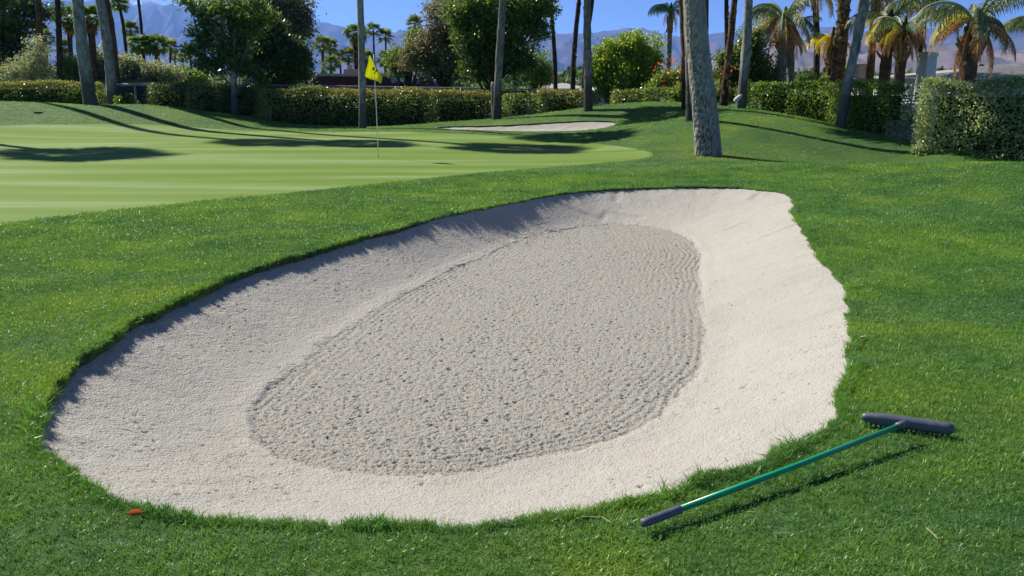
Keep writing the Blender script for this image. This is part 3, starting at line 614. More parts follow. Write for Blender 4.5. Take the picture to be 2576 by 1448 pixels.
def crown_mesh(name, n, size, seed, emin=-.7, emax=1.4, m=None, droop=.35, nseg=13):
    r = np.random.default_rng(seed); Vs, Fs, tt, k0 = [], [], [], 0
    for k in range(n):
        V, Fq = fan_leaf(seed*100+k, droop*r.uniform(.5, 1.5), nseg); s = size*r.uniform(.8, 1.1)*.57; R = rotm(k*2.4 + r.normal(0, .2), emin + (emax-emin)*(k/n)**.8 + r.normal(0, .08), r.normal(0, .25))
        Vs.append(V @ R.T * s); Fs += [tuple(i + k0 for i in f) for f in Fq]; k0 += len(V); tt += list(np.clip(r.normal(.5, .2) + r.normal(0, .15, len(Fq)), 0, 1))
    me = make_mesh(name, np.concatenate(Vs), Fs); face_attr(me, tt); me.materials.append(m or M['fan']); return me
FAN = [crown_mesh('crown', 44, 1.0, s, m=M['fan']) for s in (1, 2, 3)]; FANF = [crown_mesh('crown', 36, 1.0, s, m=M['fan_far'], nseg=11) for s in (11, 12, 13)]
SKIRT = [crown_mesh('skirt', 26, .75, s, -1.55, -1.1, M['dead'], .1, 9) for s in (21, 22)]
def one_frond(seed, m, droop):
    V, Fq = fan_leaf(seed, droop, 15); r = np.random.default_rng(seed); me = make_mesh('frond', V*.57, Fq); face_attr(me, np.clip(r.normal(.5, .15, len(Fq)), 0, 1)); me.materials.append(m); return me
FROND = [one_frond(300+k, M['fan'], .2 + .12*k) for k in range(5)]; FROND_DEAD = [one_frond(320+k, M['dead'], .1) for k in range(2)]
def trunk_mesh(P, R, seed, seg=12, jit=.03, sub=6, ringamp=.03, flare=.0):
    P = np.asarray(P, float); s = np.r_[0, np.cumsum(np.linalg.norm(np.diff(P, axis=0), axis=1))]; n = max(8, int(s[-1]*sub)); q = np.linspace(0, s[-1], n)
    PP = np.c_[[np.interp(q, s, P[:, k]) for k in range(3)]].T; RR = np.interp(q, s, R)
    for _ in range(max(1, n//8)): PP[1:-1] = (PP[:-2] + 2*PP[1:-1] + PP[2:]) / 4
    r = np.random.default_rng(seed); RR = RR * (1 + r.normal(0, ringamp, n)); RR = RR * (1 + flare*np.exp(-q/.35))
    mb = MB(); mb.tube(PP, RR, seg, True, jit, r); return mb, PP, RR
def palm_trunk_path(pts_px, d, extra_h=None):
    """picture points base->top at distance d; then carried up to height extra_h above the base"""
    x = xat(*pts_px[0], d); z0 = tz(x, d); base = np.array([x, d, z0]); P = [np.array([0, 0, -.25])]
    for u, v in pts_px[1:]: P.append(W(u, v, d) - base)
    if extra_h and P[-1][2] < extra_h:
        dr = (P[-1]-P[-2]); dr = dr/np.linalg.norm(dr); dr[2] = abs(dr[2]); rem = extra_h - P[-1][2]
        P.append(P[-1] + np.array([dr[0]/max(dr[2], .3)*rem*.25, 0, rem*.5])); P.append(P[-1] + np.array([0, 0, rem*.5]))
    return base, P
def fan_palm(name, label, pts_px, d, h, r0, r1, m='bark_brown', seed=1, crown=1.9, kind='joined', skirt=1.0, group='palm trees', fan=None, flakes=0, seg=11, lighttop=None):
    base, P = palm_trunk_path(pts_px, d, h); root = thing(name, base, label, 'palm tree', group)
    R = np.linspace(r0, r1, len(P)); mb, PP, RR = trunk_mesh(P, R, seed, seg, .035, 5, .04, .25); mb.build('trunk', M[m], root, smooth=True)
    r = np.random.default_rng(seed); top = P[-1]
    if flakes:
        fb = MB()
        for k in range(flakes):
            i = int(len(PP) * (.0 + 1.0*r.random())); i = min(i, len(PP)-2); a = r.uniform(0, 2*np.pi); o = np.array([math.cos(a), math.sin(a), 0]); tn = np.array([-math.sin(a), math.cos(a), 0]); w = RR[i]*r.uniform(.25, .5); hh = r.uniform(.05, .16)
            b = PP[i] + o*RR[i]*.94 + np.array([0, 0, r.uniform(-.1, .1)]); fb.add([b-tn*w, b+tn*w, b+tn*w*.5+o*RR[i]*r.uniform(.25, .55)+np.array([0, 0, hh]), b-tn*w*.5+o*RR[i]*.3+np.array([0, 0, hh*1.2])], [(0, 1, 2, 3)])
        fb.build('boots', M['boot'], root, kind='stuff')
    if kind == 'joined':
        o = link('crown', (fan or FAN)[seed % 3], None, root, top); o.scale = (crown,)*3; o.rotation_euler = (0, 0, r.uniform(0, 6.28))
    else:
        for k in range(30):
            o = link('frond', FROND[int(r.integers(0, 5))], None, root, top + np.array([0, 0, -.004*k])); o.scale = (crown*r.uniform(.85, 1.1),)*3; o.rotation_euler = Matrix(rotm(k*2.4 + r.normal(0, .2), -.65 + 2.0*(k/30)**.85 + r.normal(0, .07), r.normal(0, .3)).tolist()).to_euler()
    if skirt:
        o = link('skirt', SKIRT[seed % 2], None, root, top + np.array([0, 0, -.05*crown])); o.scale = (crown*.9*skirt, crown*.9*skirt, crown*skirt); o.rotation_euler = (0, 0, r.uniform(0, 6.28))
    return root
def feather(el0, droop, L, seed, m, hang=.75, nl=34, width=.60):
    r = np.random.default_rng(seed); n = 26; s = np.linspace(0, 1, n); ang = el0 - droop * s**1.15; P = np.zeros((n, 3))
    for i in range(1, n): P[i] = P[i-1] + np.array([math.cos(ang[i]), 0, math.sin(ang[i])]) * L/(n-1)
    mb = MB(); mb.tube(P, np.linspace(.028, .006, n), 4, False); nr = len(mb.F)
    for k in range(nl):
        q = .14 + .85*(k+.5)/nl; i = q*(n-1); b = np.array([np.interp(i, np.arange(n), P[:, c]) for c in range(3)]); a = np.interp(i, np.arange(n), ang); fw = np.array([math.cos(a), 0, math.sin(a)])
        for sd in (-1, 1):
            ll = width*L*.5*math.sin(math.pi*(.12+.8*q))**.6*r.uniform(.8, 1.1); hg = hang*r.uniform(.7, 1.3); dv = np.array([0, sd*(1-.45*hg), 0]) + fw*.35; dv[2] -= hg*.7; dv /= np.linalg.norm(dv); w = fw*.0072
            m1 = b + dv*ll*.5; dn = dv + np.array([0, 0, -.7*hg]); dn /= np.linalg.norm(dn); e = m1 + dn*ll*.5; mb.add([b-w, b+w, m1+w*1.15, m1-w*1.15, e], [(0, 1, 2, 3), (3, 2, 4)])
    me = make_mesh('frond', np.concatenate(mb.V), mb.F); tt = np.clip(r.normal(.5, .2, len(mb.F)), 0, 1); tt[:nr] = .9; face_attr(me, tt); me.materials.append(m); return me
FE = [feather(1.3, 1.6, 1, 1, M['queen'], .8), feather(1.0, 2.1, 1, 2, M['queen'], 1.0), feather(.65, 2.0, 1, 3, M['queen'], 1.15), feather(.3, 1.8, 1, 4, M['queen'], 1.2), feather(1.0, 2.5, 1, 5, M['queen'], 1.1)]
FY = [feather(.35, 1.7, 1, 6, M['queen_y'], .8), feather(.1, 1.5, 1, 7, M['queen_y'], .9)]
FD = [feather(-.1, 1.5, 1, 8, M['dead'], 1.1), feather(-.6, 1.0, 1, 9, M['dead'], 1.2), feather(-1.0, .6, 1, 10, M['dead'], 1.3)]
def queen_palm(label, pts_px, d, r0, r1, seed, L=2.6, n=14, ny_=1, nd=4, m='bark_grey', husk=True, group='feather palms', bias=None, h=None):
    base, P = palm_trunk_path(pts_px, d, h); root = thing('queen_palm', base, label, 'palm tree', group); r = np.random.default_rng(seed)
    mb, PP, RR = trunk_mesh(P, np.linspace(r0, r1, len(P)), seed, 12, .03, 6, .03, .15); mb.build('trunk', M[m], root, smooth=True); top = P[-1]
    sh = MB(); sh.tube([top + np.array([0, 0, -.1]), top + np.array([.02, 0, .25]), top + np.array([.03, 0, .6])], [r1*1.15, r1*.9, .03], 8); sh.build('crownshaft', M['mid'], root, smooth=True)
    if husk:
        hb = MB()
        for k in range(26):
            a = k*2.4; e = top + np.array([math.cos(a)*r1*r.uniform(1.1, 2.2), math.sin(a)*r1*r.uniform(1.1, 2.2), -r.uniform(0, .9)]); s0 = top + np.array([math.cos(a)*r1*.7, math.sin(a)*r1*.7, -r.uniform(.3, 1.0)]); hb.tube([s0, (s0+e)/2 + np.array([0, 0, .03]), e + np.array([0, 0, .12])], [r1*.38, r1*.3, r1*.12], 5)
        hb.build('leaf_bases', M['boot'], root)
    def put(me, az, sc_=1): 
        o = link('frond', me, None, root, top + np.array([math.cos(az)*r1*.5, math.sin(az)*r1*.5, .1 + .2*r.random()])); o.scale = (L*sc_*r.uniform(.85, 1.1),)*3; o.rotation_euler = (r.normal(0, .1), r.normal(0, .08), az)
    for k in range(n): put(FE[k % 5], k*2.4 + r.normal(0, .25))
    for k in range(ny_): put(FY[k % 2], (bias if bias is not None else 3.3) + r.normal(0, .7), .8)
    for k in range(nd): put(FD[k % 3], k*2.4 + seed + r.normal(0, .4), .8)
    return root

# ---------------------------------------------------------------- near palms whose trunks stand on the lawn (shadow casters)
def near_palm(label, pts_px, d, h, r0, r1, m, seed, crown=2.3, **k): return fan_palm('fan_palm', label, pts_px, d, h, r0, r1, m, seed, crown, group='tall palms on the lawn', **k)
near_palm('pale leaning palm trunk on the left mound, in front of the hedge', [(230,264),(218,200),(207,120),(200,60),(196,0)], 33, 12.6, .24, .17, 'bark_pale', 1, crown=1.5)
near_palm('grey leaning palm trunk just right of the pale one on the left mound', [(283,258),(280,200),(270,110),(258,30),(251,0)], 36, 19, .21, .15, 'bark_pale', 2, crown=1.7)
near_palm('slim pale palm trunk standing left of the flag in front of the long hedge', [(911,321),(912,260),(911,160),(908,60),(906,0)], 30.2, 7.8, .135, .09, 'bark_pale', 3, crown=1.7)
near_palm('pale slightly bent palm trunk before the big green tree, right of a stump', [(1249,303),(1251,240),(1257,130),(1262,50),(1265,0)], 30.6, 6.0, .14, .11, 'bark_grey', 4, crown=1.5, skirt=.5)
near_palm('straight grey palm trunk beside the end of the windscreen fence', [(1480,277),(1479,180),(1477,80),(1477,0)], 29, 9, .14, .10, 'bark_grey', 5, flakes=60)
near_palm('short pale trunk rising on the mound behind the thick foreground palm', [(1736,302),(1737,220),(1732,120),(1728,0)], 24, 9, .12, .09, 'bark_grey', 6, flakes=50)
near_palm('slim palm with shaggy brown upper trunk leaning right on the mound top', [(1818,273),(1824,220),(1836,120),(1848,0)], 28, 11, .12, .08, 'bark_brown', 7, flakes=160)
near_palm('leaning palm with blue grey trunk, dark top, beside the pale garden light', [(1862,277),(1872,190),(1880,90),(1883,0)], 27, 10, .15, .10, 'bark_pale', 8)
near_palm('pale palm trunk leaning right in front of the bright green hedge', [(2112,316),(2128,235),(2150,130),(2176,0)], 23.6, 10, .13, .10, 'bark_pale', 9)
# the thick foreground palm with pitted bark
def big_palm():
    d = 19.0; base, P = palm_trunk_path([(1786,391),(1775,290),(1764,200),(1752,90),(1746,0)], d, 8.5)
    root = thing('fan_palm', base, 'thick leaning palm trunk with pitted grey bark, nearest palm to the sand', 'palm tree', 'tall palms on the lawn')
    P = np.array(P); s = np.r_[0, np.cumsum(np.linalg.norm(np.diff(P, axis=0), axis=1))]; n = 330; seg = 96; q = np.linspace(0, s[-1], n)
    PP = np.c_[[np.interp(q, s, P[:, k]) for k in range(3)]].T
    for _ in range(60): PP[1:-1] = (PP[:-2] + 2*PP[1:-1] + PP[2:]) / 4
    k = d / F; RR = np.interp(q, [0, .25, .8, 1.4, 2.4, 3.3, 8.5], np.array([37, 34, 32, 30.5, 28, 27, 22]) * k)
    th = np.arange(seg) * 2*np.pi/seg; TH, QQ = np.meshgrid(th, q)
    cx, cy = np.cos(TH)*3, np.sin(TH)*3
    rough_ = np.clip(1.15 - QQ/4.5, .25, 1) * (.35 + .65/(1+np.exp(-(-np.cos(TH - .2))*3)))
    n1 = fbm(cx*3 + QQ*1.3, cy*3 + QQ*9, 5, 4) - .5; n2 = fbm(cx*7 + 40, cy*7 + QQ*22, 6, 3); pit = np.clip(n2 - .54, 0, 1)
    rings = np.sin(QQ*2*np.pi/.11 + n1*4)*.0022
    DR = n1*.03*rough_ - pit*.30*rough_*np.clip(1.7 - QQ*.32, .45, 1.4) + rings + (fbm(cx*.8, cy*.8 + QQ, 9, 3)-.5)*.02
    R_ = RR[:, None] + DR; R_ += (.03*np.exp(-QQ/.12))
    V = np.stack([PP[:, 0:1] + np.cos(TH)*R_, PP[:, 1:2] + np.sin(TH)*R_, PP[:, 2:3] + 0*TH], -1).reshape(-1, 3)
    r_, c_ = np.meshgrid(np.arange(n-1), np.arange(seg), indexing='ij'); r_ = r_.ravel(); c_ = c_.ravel(); cn = (c_+1) % seg
    me = make_mesh('trunk', V, np.c_[r_*seg+c_, r_*seg+cn, (r_+1)*seg+cn, (r_+1)*seg+c_], True); at = me.attributes.new('pit', 'FLOAT', 'POINT'); at.data.foreach_set('value', np.clip(pit*rough_*5 + np.clip(.35-QQ, 0, 1)*1.2*n2, 0, 1).astype(np.float32).ravel())
    m, t, b, _ = nodes('pitted_palm_bark'); co = coords(t, scale=(1, 1, .6)); nn = noise(t, co, 9, 6, .7)
    c = ramp(t, nn, [(.3, (.17, .155, .135)), (.5, (.31, .29, .265)), (.7, (.44, .42, .39))]); a = t.nodes.new('ShaderNodeAttribute'); a.attribute_name = 'pit'; c = mix(t, a.outputs['Fac'], c, (.06, .05, .04))
    t.links.new(c, b.inputs['Base Color']); b.inputs['Roughness'].default_value = .92; bump(t, b, noise(t, co, 34, 6, .8), 1.0, .012); link('trunk', me, m, root)
    o = link('crown', FAN[0], None, root, P[-1]); o.scale = (2.4,)*3; o = link('skirt', SKIRT[0], None, root, P[-1]); o.scale = (2.0,)*3
    # worn yellowish turf ring at its foot is part of the lawn
big_palm()
# palms outside the frame on the left whose shadows cross the green
def bare_palm(x, y, h, label, seed, crown=2.4):
    z0 = tz(x, y); root = thing('fan_palm', (x, y, z0), label, 'palm tree', 'tall palms on the lawn'); P = [(0, 0, -.2), (.15, 0, h*.5), (.1, 0, h)]
    mb, PP, RR = trunk_mesh(P, [.22, .17, .15], seed, 12, .03, 4, .04, .2); mb.build('trunk', M['bark_pale'], root, smooth=True)
    o = link('crown', FAN[seed % 3], None, root, P[-1]); o.scale = (crown,)*3; o = link('skirt', SKIRT[seed % 2], None, root, P[-1]); o.scale = (crown*.8,)*3
bare_palm(-24, 38.3, 20.3, 'very tall palm beyond the left end of the mound', 5, 1.5)
bare_palm(-23.3, 31.4, 14.3, 'tall palm left of the green casting a crown shadow on it', 6, 2.2)
# dead stub
x = xat(1243, 303, 30.9); st = thing('palm_stump', (x, 30.9, tz(x, 30.9)), 'weathered pale dead palm stub close behind the bent palm trunk', 'stump')
mb, PP, RR = trunk_mesh([(0, 0, -.2), (-.02, 0, .7), (-.03, 0, zat(205, 30.9) - tz(x, 30.9))], [.09, .085, .07], 3, 10, .05, 8, .05); mb.build('trunk', M['bark_pale'], st, smooth=True)

# ---------------------------------------------------------------- mid-distance palms
mids = [ # label, points, d, h(None: ends at last point), r0, r1, crown, kind, skirt
 ('dark straight trunk running out of the top, left of the pale leaning palm', [(138,205),(149,100),(145,0)], 42, 13, .14, .12, 2.2, 'joined', 1, 'bark_dark'),
 ('brown trunk rising out of the dark tree at the far left', [(112,205),(100,100),(97,0)], 44, 12, .14, .13, 2.2, 'joined', 1, 'bark_brown'),
 ('slender brown trunk close behind the grey leaning palm', [(293,205),(287,110),(276,30),(268,0)], 44, 11.5, .15, .12, 2.0, 'joined', 1, 'bark_brown'),
 ('thin dark palm curving up left with fronds at the top edge of the photo', [(322,160),(310,60),(299,8)], 55, None, .11, .09, 0.81, 'fronds', .6, 'bark_dark'),
 ('thin dark trunk standing before the snowy peak, running out of the top', [(358,110),(353,40),(348,0)], 60, 12, .10, .09, 1.7, 'joined', 1, 'bark_dark'),
 ('fan palm with drooping crown just left of the pale leaning palm', [(178,205),(176,110),(175,44)], 50, None, .15, .13, 1.13, 'fronds', 1.2, 'bark_brown'),
 ('fan palm with thick orange brown trunk between the two leaning palms', [(236,205),(232,110),(226,44)], 46, None, .20, .17, 1.04, 'fronds', 1.2, 'bark_brown'),
 ('small palm crown standing alone right of the curving thin palm', [(333,190),(330,120),(328,76)], 70, None, .11, .10, 0.96, 'joined', .6, 'bark_brown'),
 ('stocky fan palm left of its twin, before the snowy mountain', [(358,195),(357,150),(352,112)], 60, None, .19, .16, 1.09, 'fronds', .9, 'bark_brown'),
 ('stocky fan palm right of its twin, before the snowy mountain', [(397,198),(396,150),(391,112)], 60, None, .18, .15, 1.12, 'fronds', .9, 'bark_brown'),
 ('small fan palm behind the grey olive shrub at the left', [(120,200),(116,150),(113,95)], 62, None, .14, .12, 0.91, 'joined', .8, 'bark_brown'),
 ('small low fan palm between the dark trunk and the pale leaning palm', [(163,205),(162,150),(161,118)], 66, None, .15, .13, 0.81, 'joined', .8, 'bark_brown'),
 ('thin palm next right of the stocky twins', [(425,210),(428,150),(429,118)], 72, None, .09, .08, 0.92, 'joined', .5, 'bark_dark'),
 ('short thin palm second right of the stocky twins', [(443,210),(441,160),(440,140)], 78, None, .09, .08, 0.73, 'joined', .5, 'bark_brown'),
 ('short palm with brown trunk third right of the stocky twins', [(466,208),(461,165),(459,146)], 74, None, .12, .10, 0.69, 'joined', .5, 'bark_brown'),
 ('palm with thin trunk just left of the spreading broadleaf tree', [(483,208),(480,160),(477,130)], 70, None, .10, .08, 0.79, 'joined', .5, 'bark_brown'),
 ('dark little palm under the left branches of the spreading tree', [(511,208),(510,185),(509,172)], 75, None, .12, .10, 0.74, 'joined', .5, 'bark_dark'),
 ('palm right of the round brown tree, left one of a pair', [(812,175),(812,145),(811,112)], 80, None, .15, .13, 1.10, 'joined', .7, 'bark_brown'),
 ('palm right of the round brown tree, right one of a pair', [(833,175),(831,145),(829,118)], 84, None, .15, .13, 1.15, 'joined', .7, 'bark_brown'),
 ('bushy low palm below the pair right of the round brown tree', [(834,188),(833,178),(832,162)], 76, None, .15, .13, 1.04, 'joined', .7, 'bark_brown'),
 ('small palm with leaning trunk next to the pair', [(859,180),(856,165),(851,144)], 86, None, .11, .09, 0.84, 'joined', .5, 'bark_brown'),
 ('palm just left of the tile roof chimney', [(877,180),(877,165),(876,142)], 84, None, .14, .12, 1.15, 'joined', .7, 'bark_brown'),
 ('large palm with stout dark trunk directly behind the slim pale trunk', [(898,188),(897,130),(893,84)], 62, None, .24, .20, 1.10, 'fronds', 1.0, 'bark_dark'),
 ('tall thin palm directly above the yellow flag', [(942,190),(941,130),(939,76)], 85, None, .10, .08, 1.00, 'joined', .6, 'bark_dark'),
 ('tall thin palm right of the flag', [(972,190),(971,140),(970,92)], 85, None, .10, .08, 1.04, 'joined', .5, 'bark_dark'),
 ('low bushy palm behind the right side of the flag', [(971,205),(970,175),(970,150)], 78, None, .16, .13, 1.07, 'joined', .6, 'bark_brown'),
 ('low palm between the slim pale trunk and the flag', [(924,205),(924,175),(922,148)], 78, None, .15, .12, 1.07, 'joined', .6, 'bark_brown'),
 ('small palm crown peeping over the left of the grey eucalyptus', [(1046,200),(1045,120),(1044,62)], 75, None, .11, .10, 1.03, 'joined', .6, 'bark_brown'),
 ('dark slender trunk emerging from the right side of the big green tree', [(1401,228),(1396,150),(1390,60),(1386,0)], 44, 12, .11, .085, 1.6, 'joined', 1, 'bark_dark'),
 ('dark shaggy slender trunk leaning right against the open sky', [(1439,225),(1443,150),(1450,60),(1457,0)], 42, 11, .12, .08, 1.6, 'joined', 1, 'bark_dark'),
 ('dark trunk half hidden behind the straight grey trunk by the fence end', [(1463,225),(1472,140),(1482,60),(1491,0)], 38, 11, .09, .075, 1.6, 'joined', 1, 'bark_dark'),
 ('dark shaggy trunk immediately left of the thick foreground palm', [(1727,268),(1725,180),(1721,90),(1716,0)], 27, 11, .13, .085, 1.8, 'joined', 1, 'bark_brown'),
 ('dark straight trunk peeking out right of the thick foreground palm', [(1774,265),(1775,130),(1776,0)], 30, 11, .10, .08, 1.8, 'joined', 1, 'bark_brown'),
 ('thin dark straight trunk left of the shaggy palm leaning right', [(1829,250),(1828,100),(1827,0)], 34, 12, .08, .075, 1.6, 'joined', 1, 'bark_dark'),
]
for k, (lb, pp, d, h, r0, r1, cr, kd, sk, bk) in enumerate(mids):
    far = d > 55
    fan_palm('fan_palm', lb, pp, d, h, r0, r1, bk, k+20, cr, kd, sk, 'palm trees beyond the fence', FANF if far else FAN, flakes=70 if ('shaggy' in lb or 'stout' in lb) else 0, seg=8)
fan_palm('fan_palm', 'stout palm with orange flaking bark behind the bright green hedge', [(2103,222),(2112,150),(2120,70),(2124,0)], 31, 9, .21, .19, 'bark_brown', 60, 2.0, 'joined', 1, 'palm trees beyond the fence', flakes=520, seg=14)
# feather palms
queen_palm('slim feather palm with ragged two tiered crown standing against the sky', [(1683,190),(1684,110),(1686,42)], 40, .12, .10, 71, 1.25, 10, 0, 3, 'bark_grey')
queen_palm('feather palm with hanging brown fronds beside the dark bush', [(1961,215),(1966,140),(1972,62)], 31, .22, .19, 72, 1.75, 12, 2, 10, 'bark_grey')
queen_palm('smaller feather palm with one dangling dead frond, right of the dark bush', [(1992,215),(1990,150),(1987,96)], 33, .15, .12, 73, 1.2, 5, 0, 6, 'bark_grey')
queen_palm('low yellowing feather palm left of the flaking palm trunk', [(2084,215),(2088,160),(2092,108)], 34, .14, .12, 74, 1.25, 4, 6, 6, 'bark_brown', bias=3.0)
queen_palm('feather palm with brown skirt and yellow fronds, left of the clump of three', [(2222,215),(2230,150),(2237,70)], 30, .20, .17, 75, 1.5, 8, 5, 10, 'bark_brown', bias=3.1)
queen_palm('feather palm hung with dead fronds in the middle of the clump', [(2262,215),(2266,160),(2272,88)], 29, .18, .15, 76, 1.4, 7, 2, 11, 'bark_brown', bias=2.5)
queen_palm('taller feather palm with dark dangling frond before the white chimney', [(2312,215),(2316,120),(2316,45)], 31, .09, .08, 77, 1.6, 12, 0, 6, 'bark_dark')
queen_palm('large feather palm with orange brown trunk and swollen leaf bases at right', [(2432,215),(2438,150),(2452,70)], 26.5, .22, .24, 78, 1.9, 13, 1, 12, 'bark_brown', bias=3.3)
queen_palm('feather palm cut by the right edge of the photo', [(2610,215),(2612,150),(2616,90)], 30, .16, .14, 79, 1.6, 12, 0, 3, 'bark_grey')
queen_palm('feather palm high above the flaking trunk with fronds dipping into view', [(2190,215),(2195,100),(2205,0)], 33, .15, .12, 80, 1.9, 14, 0, 6, 'bark_brown', h=zat(-15, 33) - tz(12, 33))
queen_palm('feather palm whose lowest fronds dip in left of the flaking trunk', [(2060,215),(2056,100),(2050,0)], 36, .13, .11, 81, 2.0, 14, 0, 4, 'bark_dark', h=zat(-25, 36) - tz(12, 36))

# ---------------------------------------------------------------- broadleaf trees and shrubs
tree('ficus_tree', 'very dark dense tree filling the top left corner', 'tree', 30, 48, [(20,60,85,60),(60,115,55,45),(5,150,60,45),(105,25,38,26),(40,0,95,50),(-70,90,90,110)], M['ficus'], 260, 150, .55, .15, 400, tr=.3)
tree('olive_shrub', 'wispy silver grey shrub under the dark corner tree', 'shrub', 75, 42, [(78,165,45,38),(98,130,24,36),(55,180,50,26),(110,180,30,26)], M['olive'], 120, 70, .32, .09, 410, tr=.05, bm='twig', limbs=40)
tree('garden_tree', 'mid green bushy tree between the dark trunk and the pale leaning palm', 'tree', 180, 47, [(185,178,36,32),(165,190,30,22)], M['mid'], 90, 110, .5, .13, 420)
tree('olive_tree', 'silver green olive tree between the two leaning palms', 'tree', 255, 47, [(252,160,26,40),(245,185,30,26)], M['olive'], 90, 100, .5, .12, 430, group='olive trees beyond the fence')
tree('olive_tree', 'silver green olive tree just right of the grey leaning palm', 'tree', 325, 47, [(325,175,34,34),(305,185,25,26)], M['olive'], 100, 100, .5, .12, 431, group='olive trees beyond the fence')
tree('olive_tree', 'low silver olive tree under the stocky twin palms', 'tree', 390, 47, [(385,182,42,26),(420,190,28,20)], M['olive'], 90, 100, .5, .12, 432, group='olive trees beyond the fence')
tree('garden_tree', 'low green tree left of the spreading broadleaf tree', 'tree', 455, 52, [(455,192,34,18),(495,198,28,14)], M['mid'], 60, 100, .5, .14, 433)
tree('broadleaf_tree', 'spreading broadleaf tree with pale forked trunk left of the flag', 'tree', 592, 34, [(600,70,55,55),(575,115,40,35),(508,95,30,34),(497,20,34,18),(545,160,34,26),(640,40,55,45),(500,135,26,28),(600,140,45,36),(560,10,60,26),(515,60,26,30),(650,190,26,18),(470,2,22,12)], M['syc'], 290, 62, .36, .13, 440, trunk_px=[(590,240),(588,180)], tr=.15, bm='bark_pale', limbs=40)
tree('dense_tree', 'dense very dark tree right of the spreading broadleaf tree', 'tree', 700, 38, [(690,115,55,50),(720,165,58,42),(660,90,45,60),(740,140,42,36),(650,170,40,30),(700,190,70,22)], M['ficus'], 280, 130, .45, .13, 450, tr=.2)
tree('brown_tinged_tree', 'round brownish green tree crown rising behind the dense dark tree', 'tree', 720, 46, [(730,30,55,42),(762,62,30,34),(700,20,45,35),(740,90,34,24),(665,0,50,30)], M['euc'], 230, 80, .5, .15, 460, tr=.25)
tree('eucalyptus_tree', 'tall grey leaved eucalyptus right of the flag', 'tree', 1120, 42, [(1125,50,50,52),(1090,110,48,46),(1150,130,50,55),(1160,5,50,30),(1085,155,55,30),(1050,140,30,32),(1150,170,40,30)], M['euc'], 330, 90, .5, .13, 470, tr=.28, limbs=40)
tree('garden_tree', 'low rounded olive green tree at the left foot of the eucalyptus', 'tree', 1025, 44, [(1020,150,34,34),(1050,115,26,36),(1000,165,28,18)], M['mid'], 150, 90, .42, .12, 480)
tree('ficus_tree', 'big glossy green tree behind the bent palm trunk', 'tree', 1245, 36.5, [(1235,60,85,55),(1180,25,62,34),(1325,30,60,34),(1255,120,78,48),(1290,160,60,42),(1205,150,45,40),(1195,90,55,46),(1350,75,34,26),(1300,5,90,26),(1215,185,40,20),(1370,20,28,20)], M['syc'], 420, 105, .42, .13, 490, tr=.2, limbs=34)
tree('acacia_tree', 'feathery yellow green tree right behind the big glossy green one', 'tree', 1350, 48, [(1350,175,38,38),(1330,150,30,30),(1365,195,26,20)], M['mid'], 110, 90, .5, .12, 500)
tree('rounded_tree', 'round bushy yellow green tree beside the grey trunk at the fence end', 'tree', 1575, 34, [(1575,160,72,58),(1540,195,42,40),(1615,135,42,36),(1622,185,38,42),(1530,135,36,30),(1570,110,50,22),(1510,180,22,30),(1575,215,62,32),(1540,228,34,26),(1615,222,38,28)], M['lime'], 400, 90, .36, .11, 510, tr=.12)
tree('flowering_shrub', 'red flowered shrub left of the thick foreground palm', 'shrub', 1690, 32, [(1690,205,42,26),(1720,195,24,30),(1655,222,26,16)], M['hedge_y'], 130, 70, .26, .08, 520, tr=.04)
tree('evergreen_tree', 'dark conical evergreen behind the palms right of the thick trunk', 'tree', 1865, 31, [(1860,185,50,50),(1885,130,40,44),(1905,190,42,46),(1820,210,32,36),(1845,150,36,30),(1900,95,22,22)], M['syc'], 330, 95, .34, .10, 530, tr=.12)
tree('flowering_shrub', 'low shrub with a few red blooms right of the thick foreground palm', 'shrub', 1800, 29, [(1802,232,28,24),(1845,240,26,20),(1868,235,20,28)], M['hedge'], 80, 80, .22, .07, 540, tr=.04)
tree('garden_shrub', 'yellow green shrub tops showing above the bright hedge', 'shrub', 2035, 33, [(2030,205,30,14),(2065,210,20,10)], M['lime'], 50, 70, .25, .08, 550, tr=.04)
tree('garden_shrub', 'small round plant at the foot of the fence right of the grey leaning palm', 'shrub', 318, 35.2, [(318,256,22,13)], M['hedge_y'], 30, 70, .18, .08, 560, tr=.03)
tree('garden_shrub', 'leafy shrub between the short clipped hedge and the foreground palm', 'shrub', 1708, 30.5, [(1705,240,22,28)], M['hedge_y'], 60, 70, .22, .07, 570, tr=.03)
# red blooms (parts of the shrubs)
for o in [q for q in bpy.data.objects if q.name.startswith('flowering_shrub')]:
    r = np.random.default_rng(31); n = 60 if 'left' in o['label'] else 14; w_ = .9 if n == 60 else .5
    C = np.c_[r.normal(.1, w_*.5, n), r.normal(-.45, .15, n), r.uniform(.9, 1.75, n) if n == 60 else r.uniform(.9, 1.3, n)]; leaf_obj('blossoms', C, .13, 5, M['flower'], o, (0, 0, 0))
def bare_shrub(label, u, v0, v1, d, w, seed, m='twig', n=14):
    x = xat(u, v0, d); zb = tz(x, d); root = thing('bare_shrub', (x, d, zb), label, 'shrub'); r = np.random.default_rng(seed); mb = MB(); Ht = zat(v1, d) - zb; H0 = zat(v0, d) - zb
    def br(p, dv, L, rad, lv):
        q = p + dv*L; mb.tube([p, (p+q)/2 + r.normal(0, .04*L, 3), q], [rad, rad*.8, rad*.55], 5)
        if lv:
            for _ in range(3): e = dv + r.normal(0, .5, 3); e[2] = abs(e[2])*.7 + .1; br(q, e/np.linalg.norm(e), L*.68, rad*.6, lv-1)
    for k in range(n):
        s = np.array([r.uniform(-w, w)*.5, r.uniform(-.3, .3), H0*.75 if k else 0.]); e = np.array([s[0]*.9, 0, 1.]) + r.normal(0, .35, 3); br(s if k else np.array([0, 0, 0.]), e/np.linalg.norm(e), (Ht-H0)*.5, .028, 3)
    mb.tube([(0, 0, -.1), (0, 0, H0*.8)], [.06, .05], 6); mb.build('branches', M[m], root)
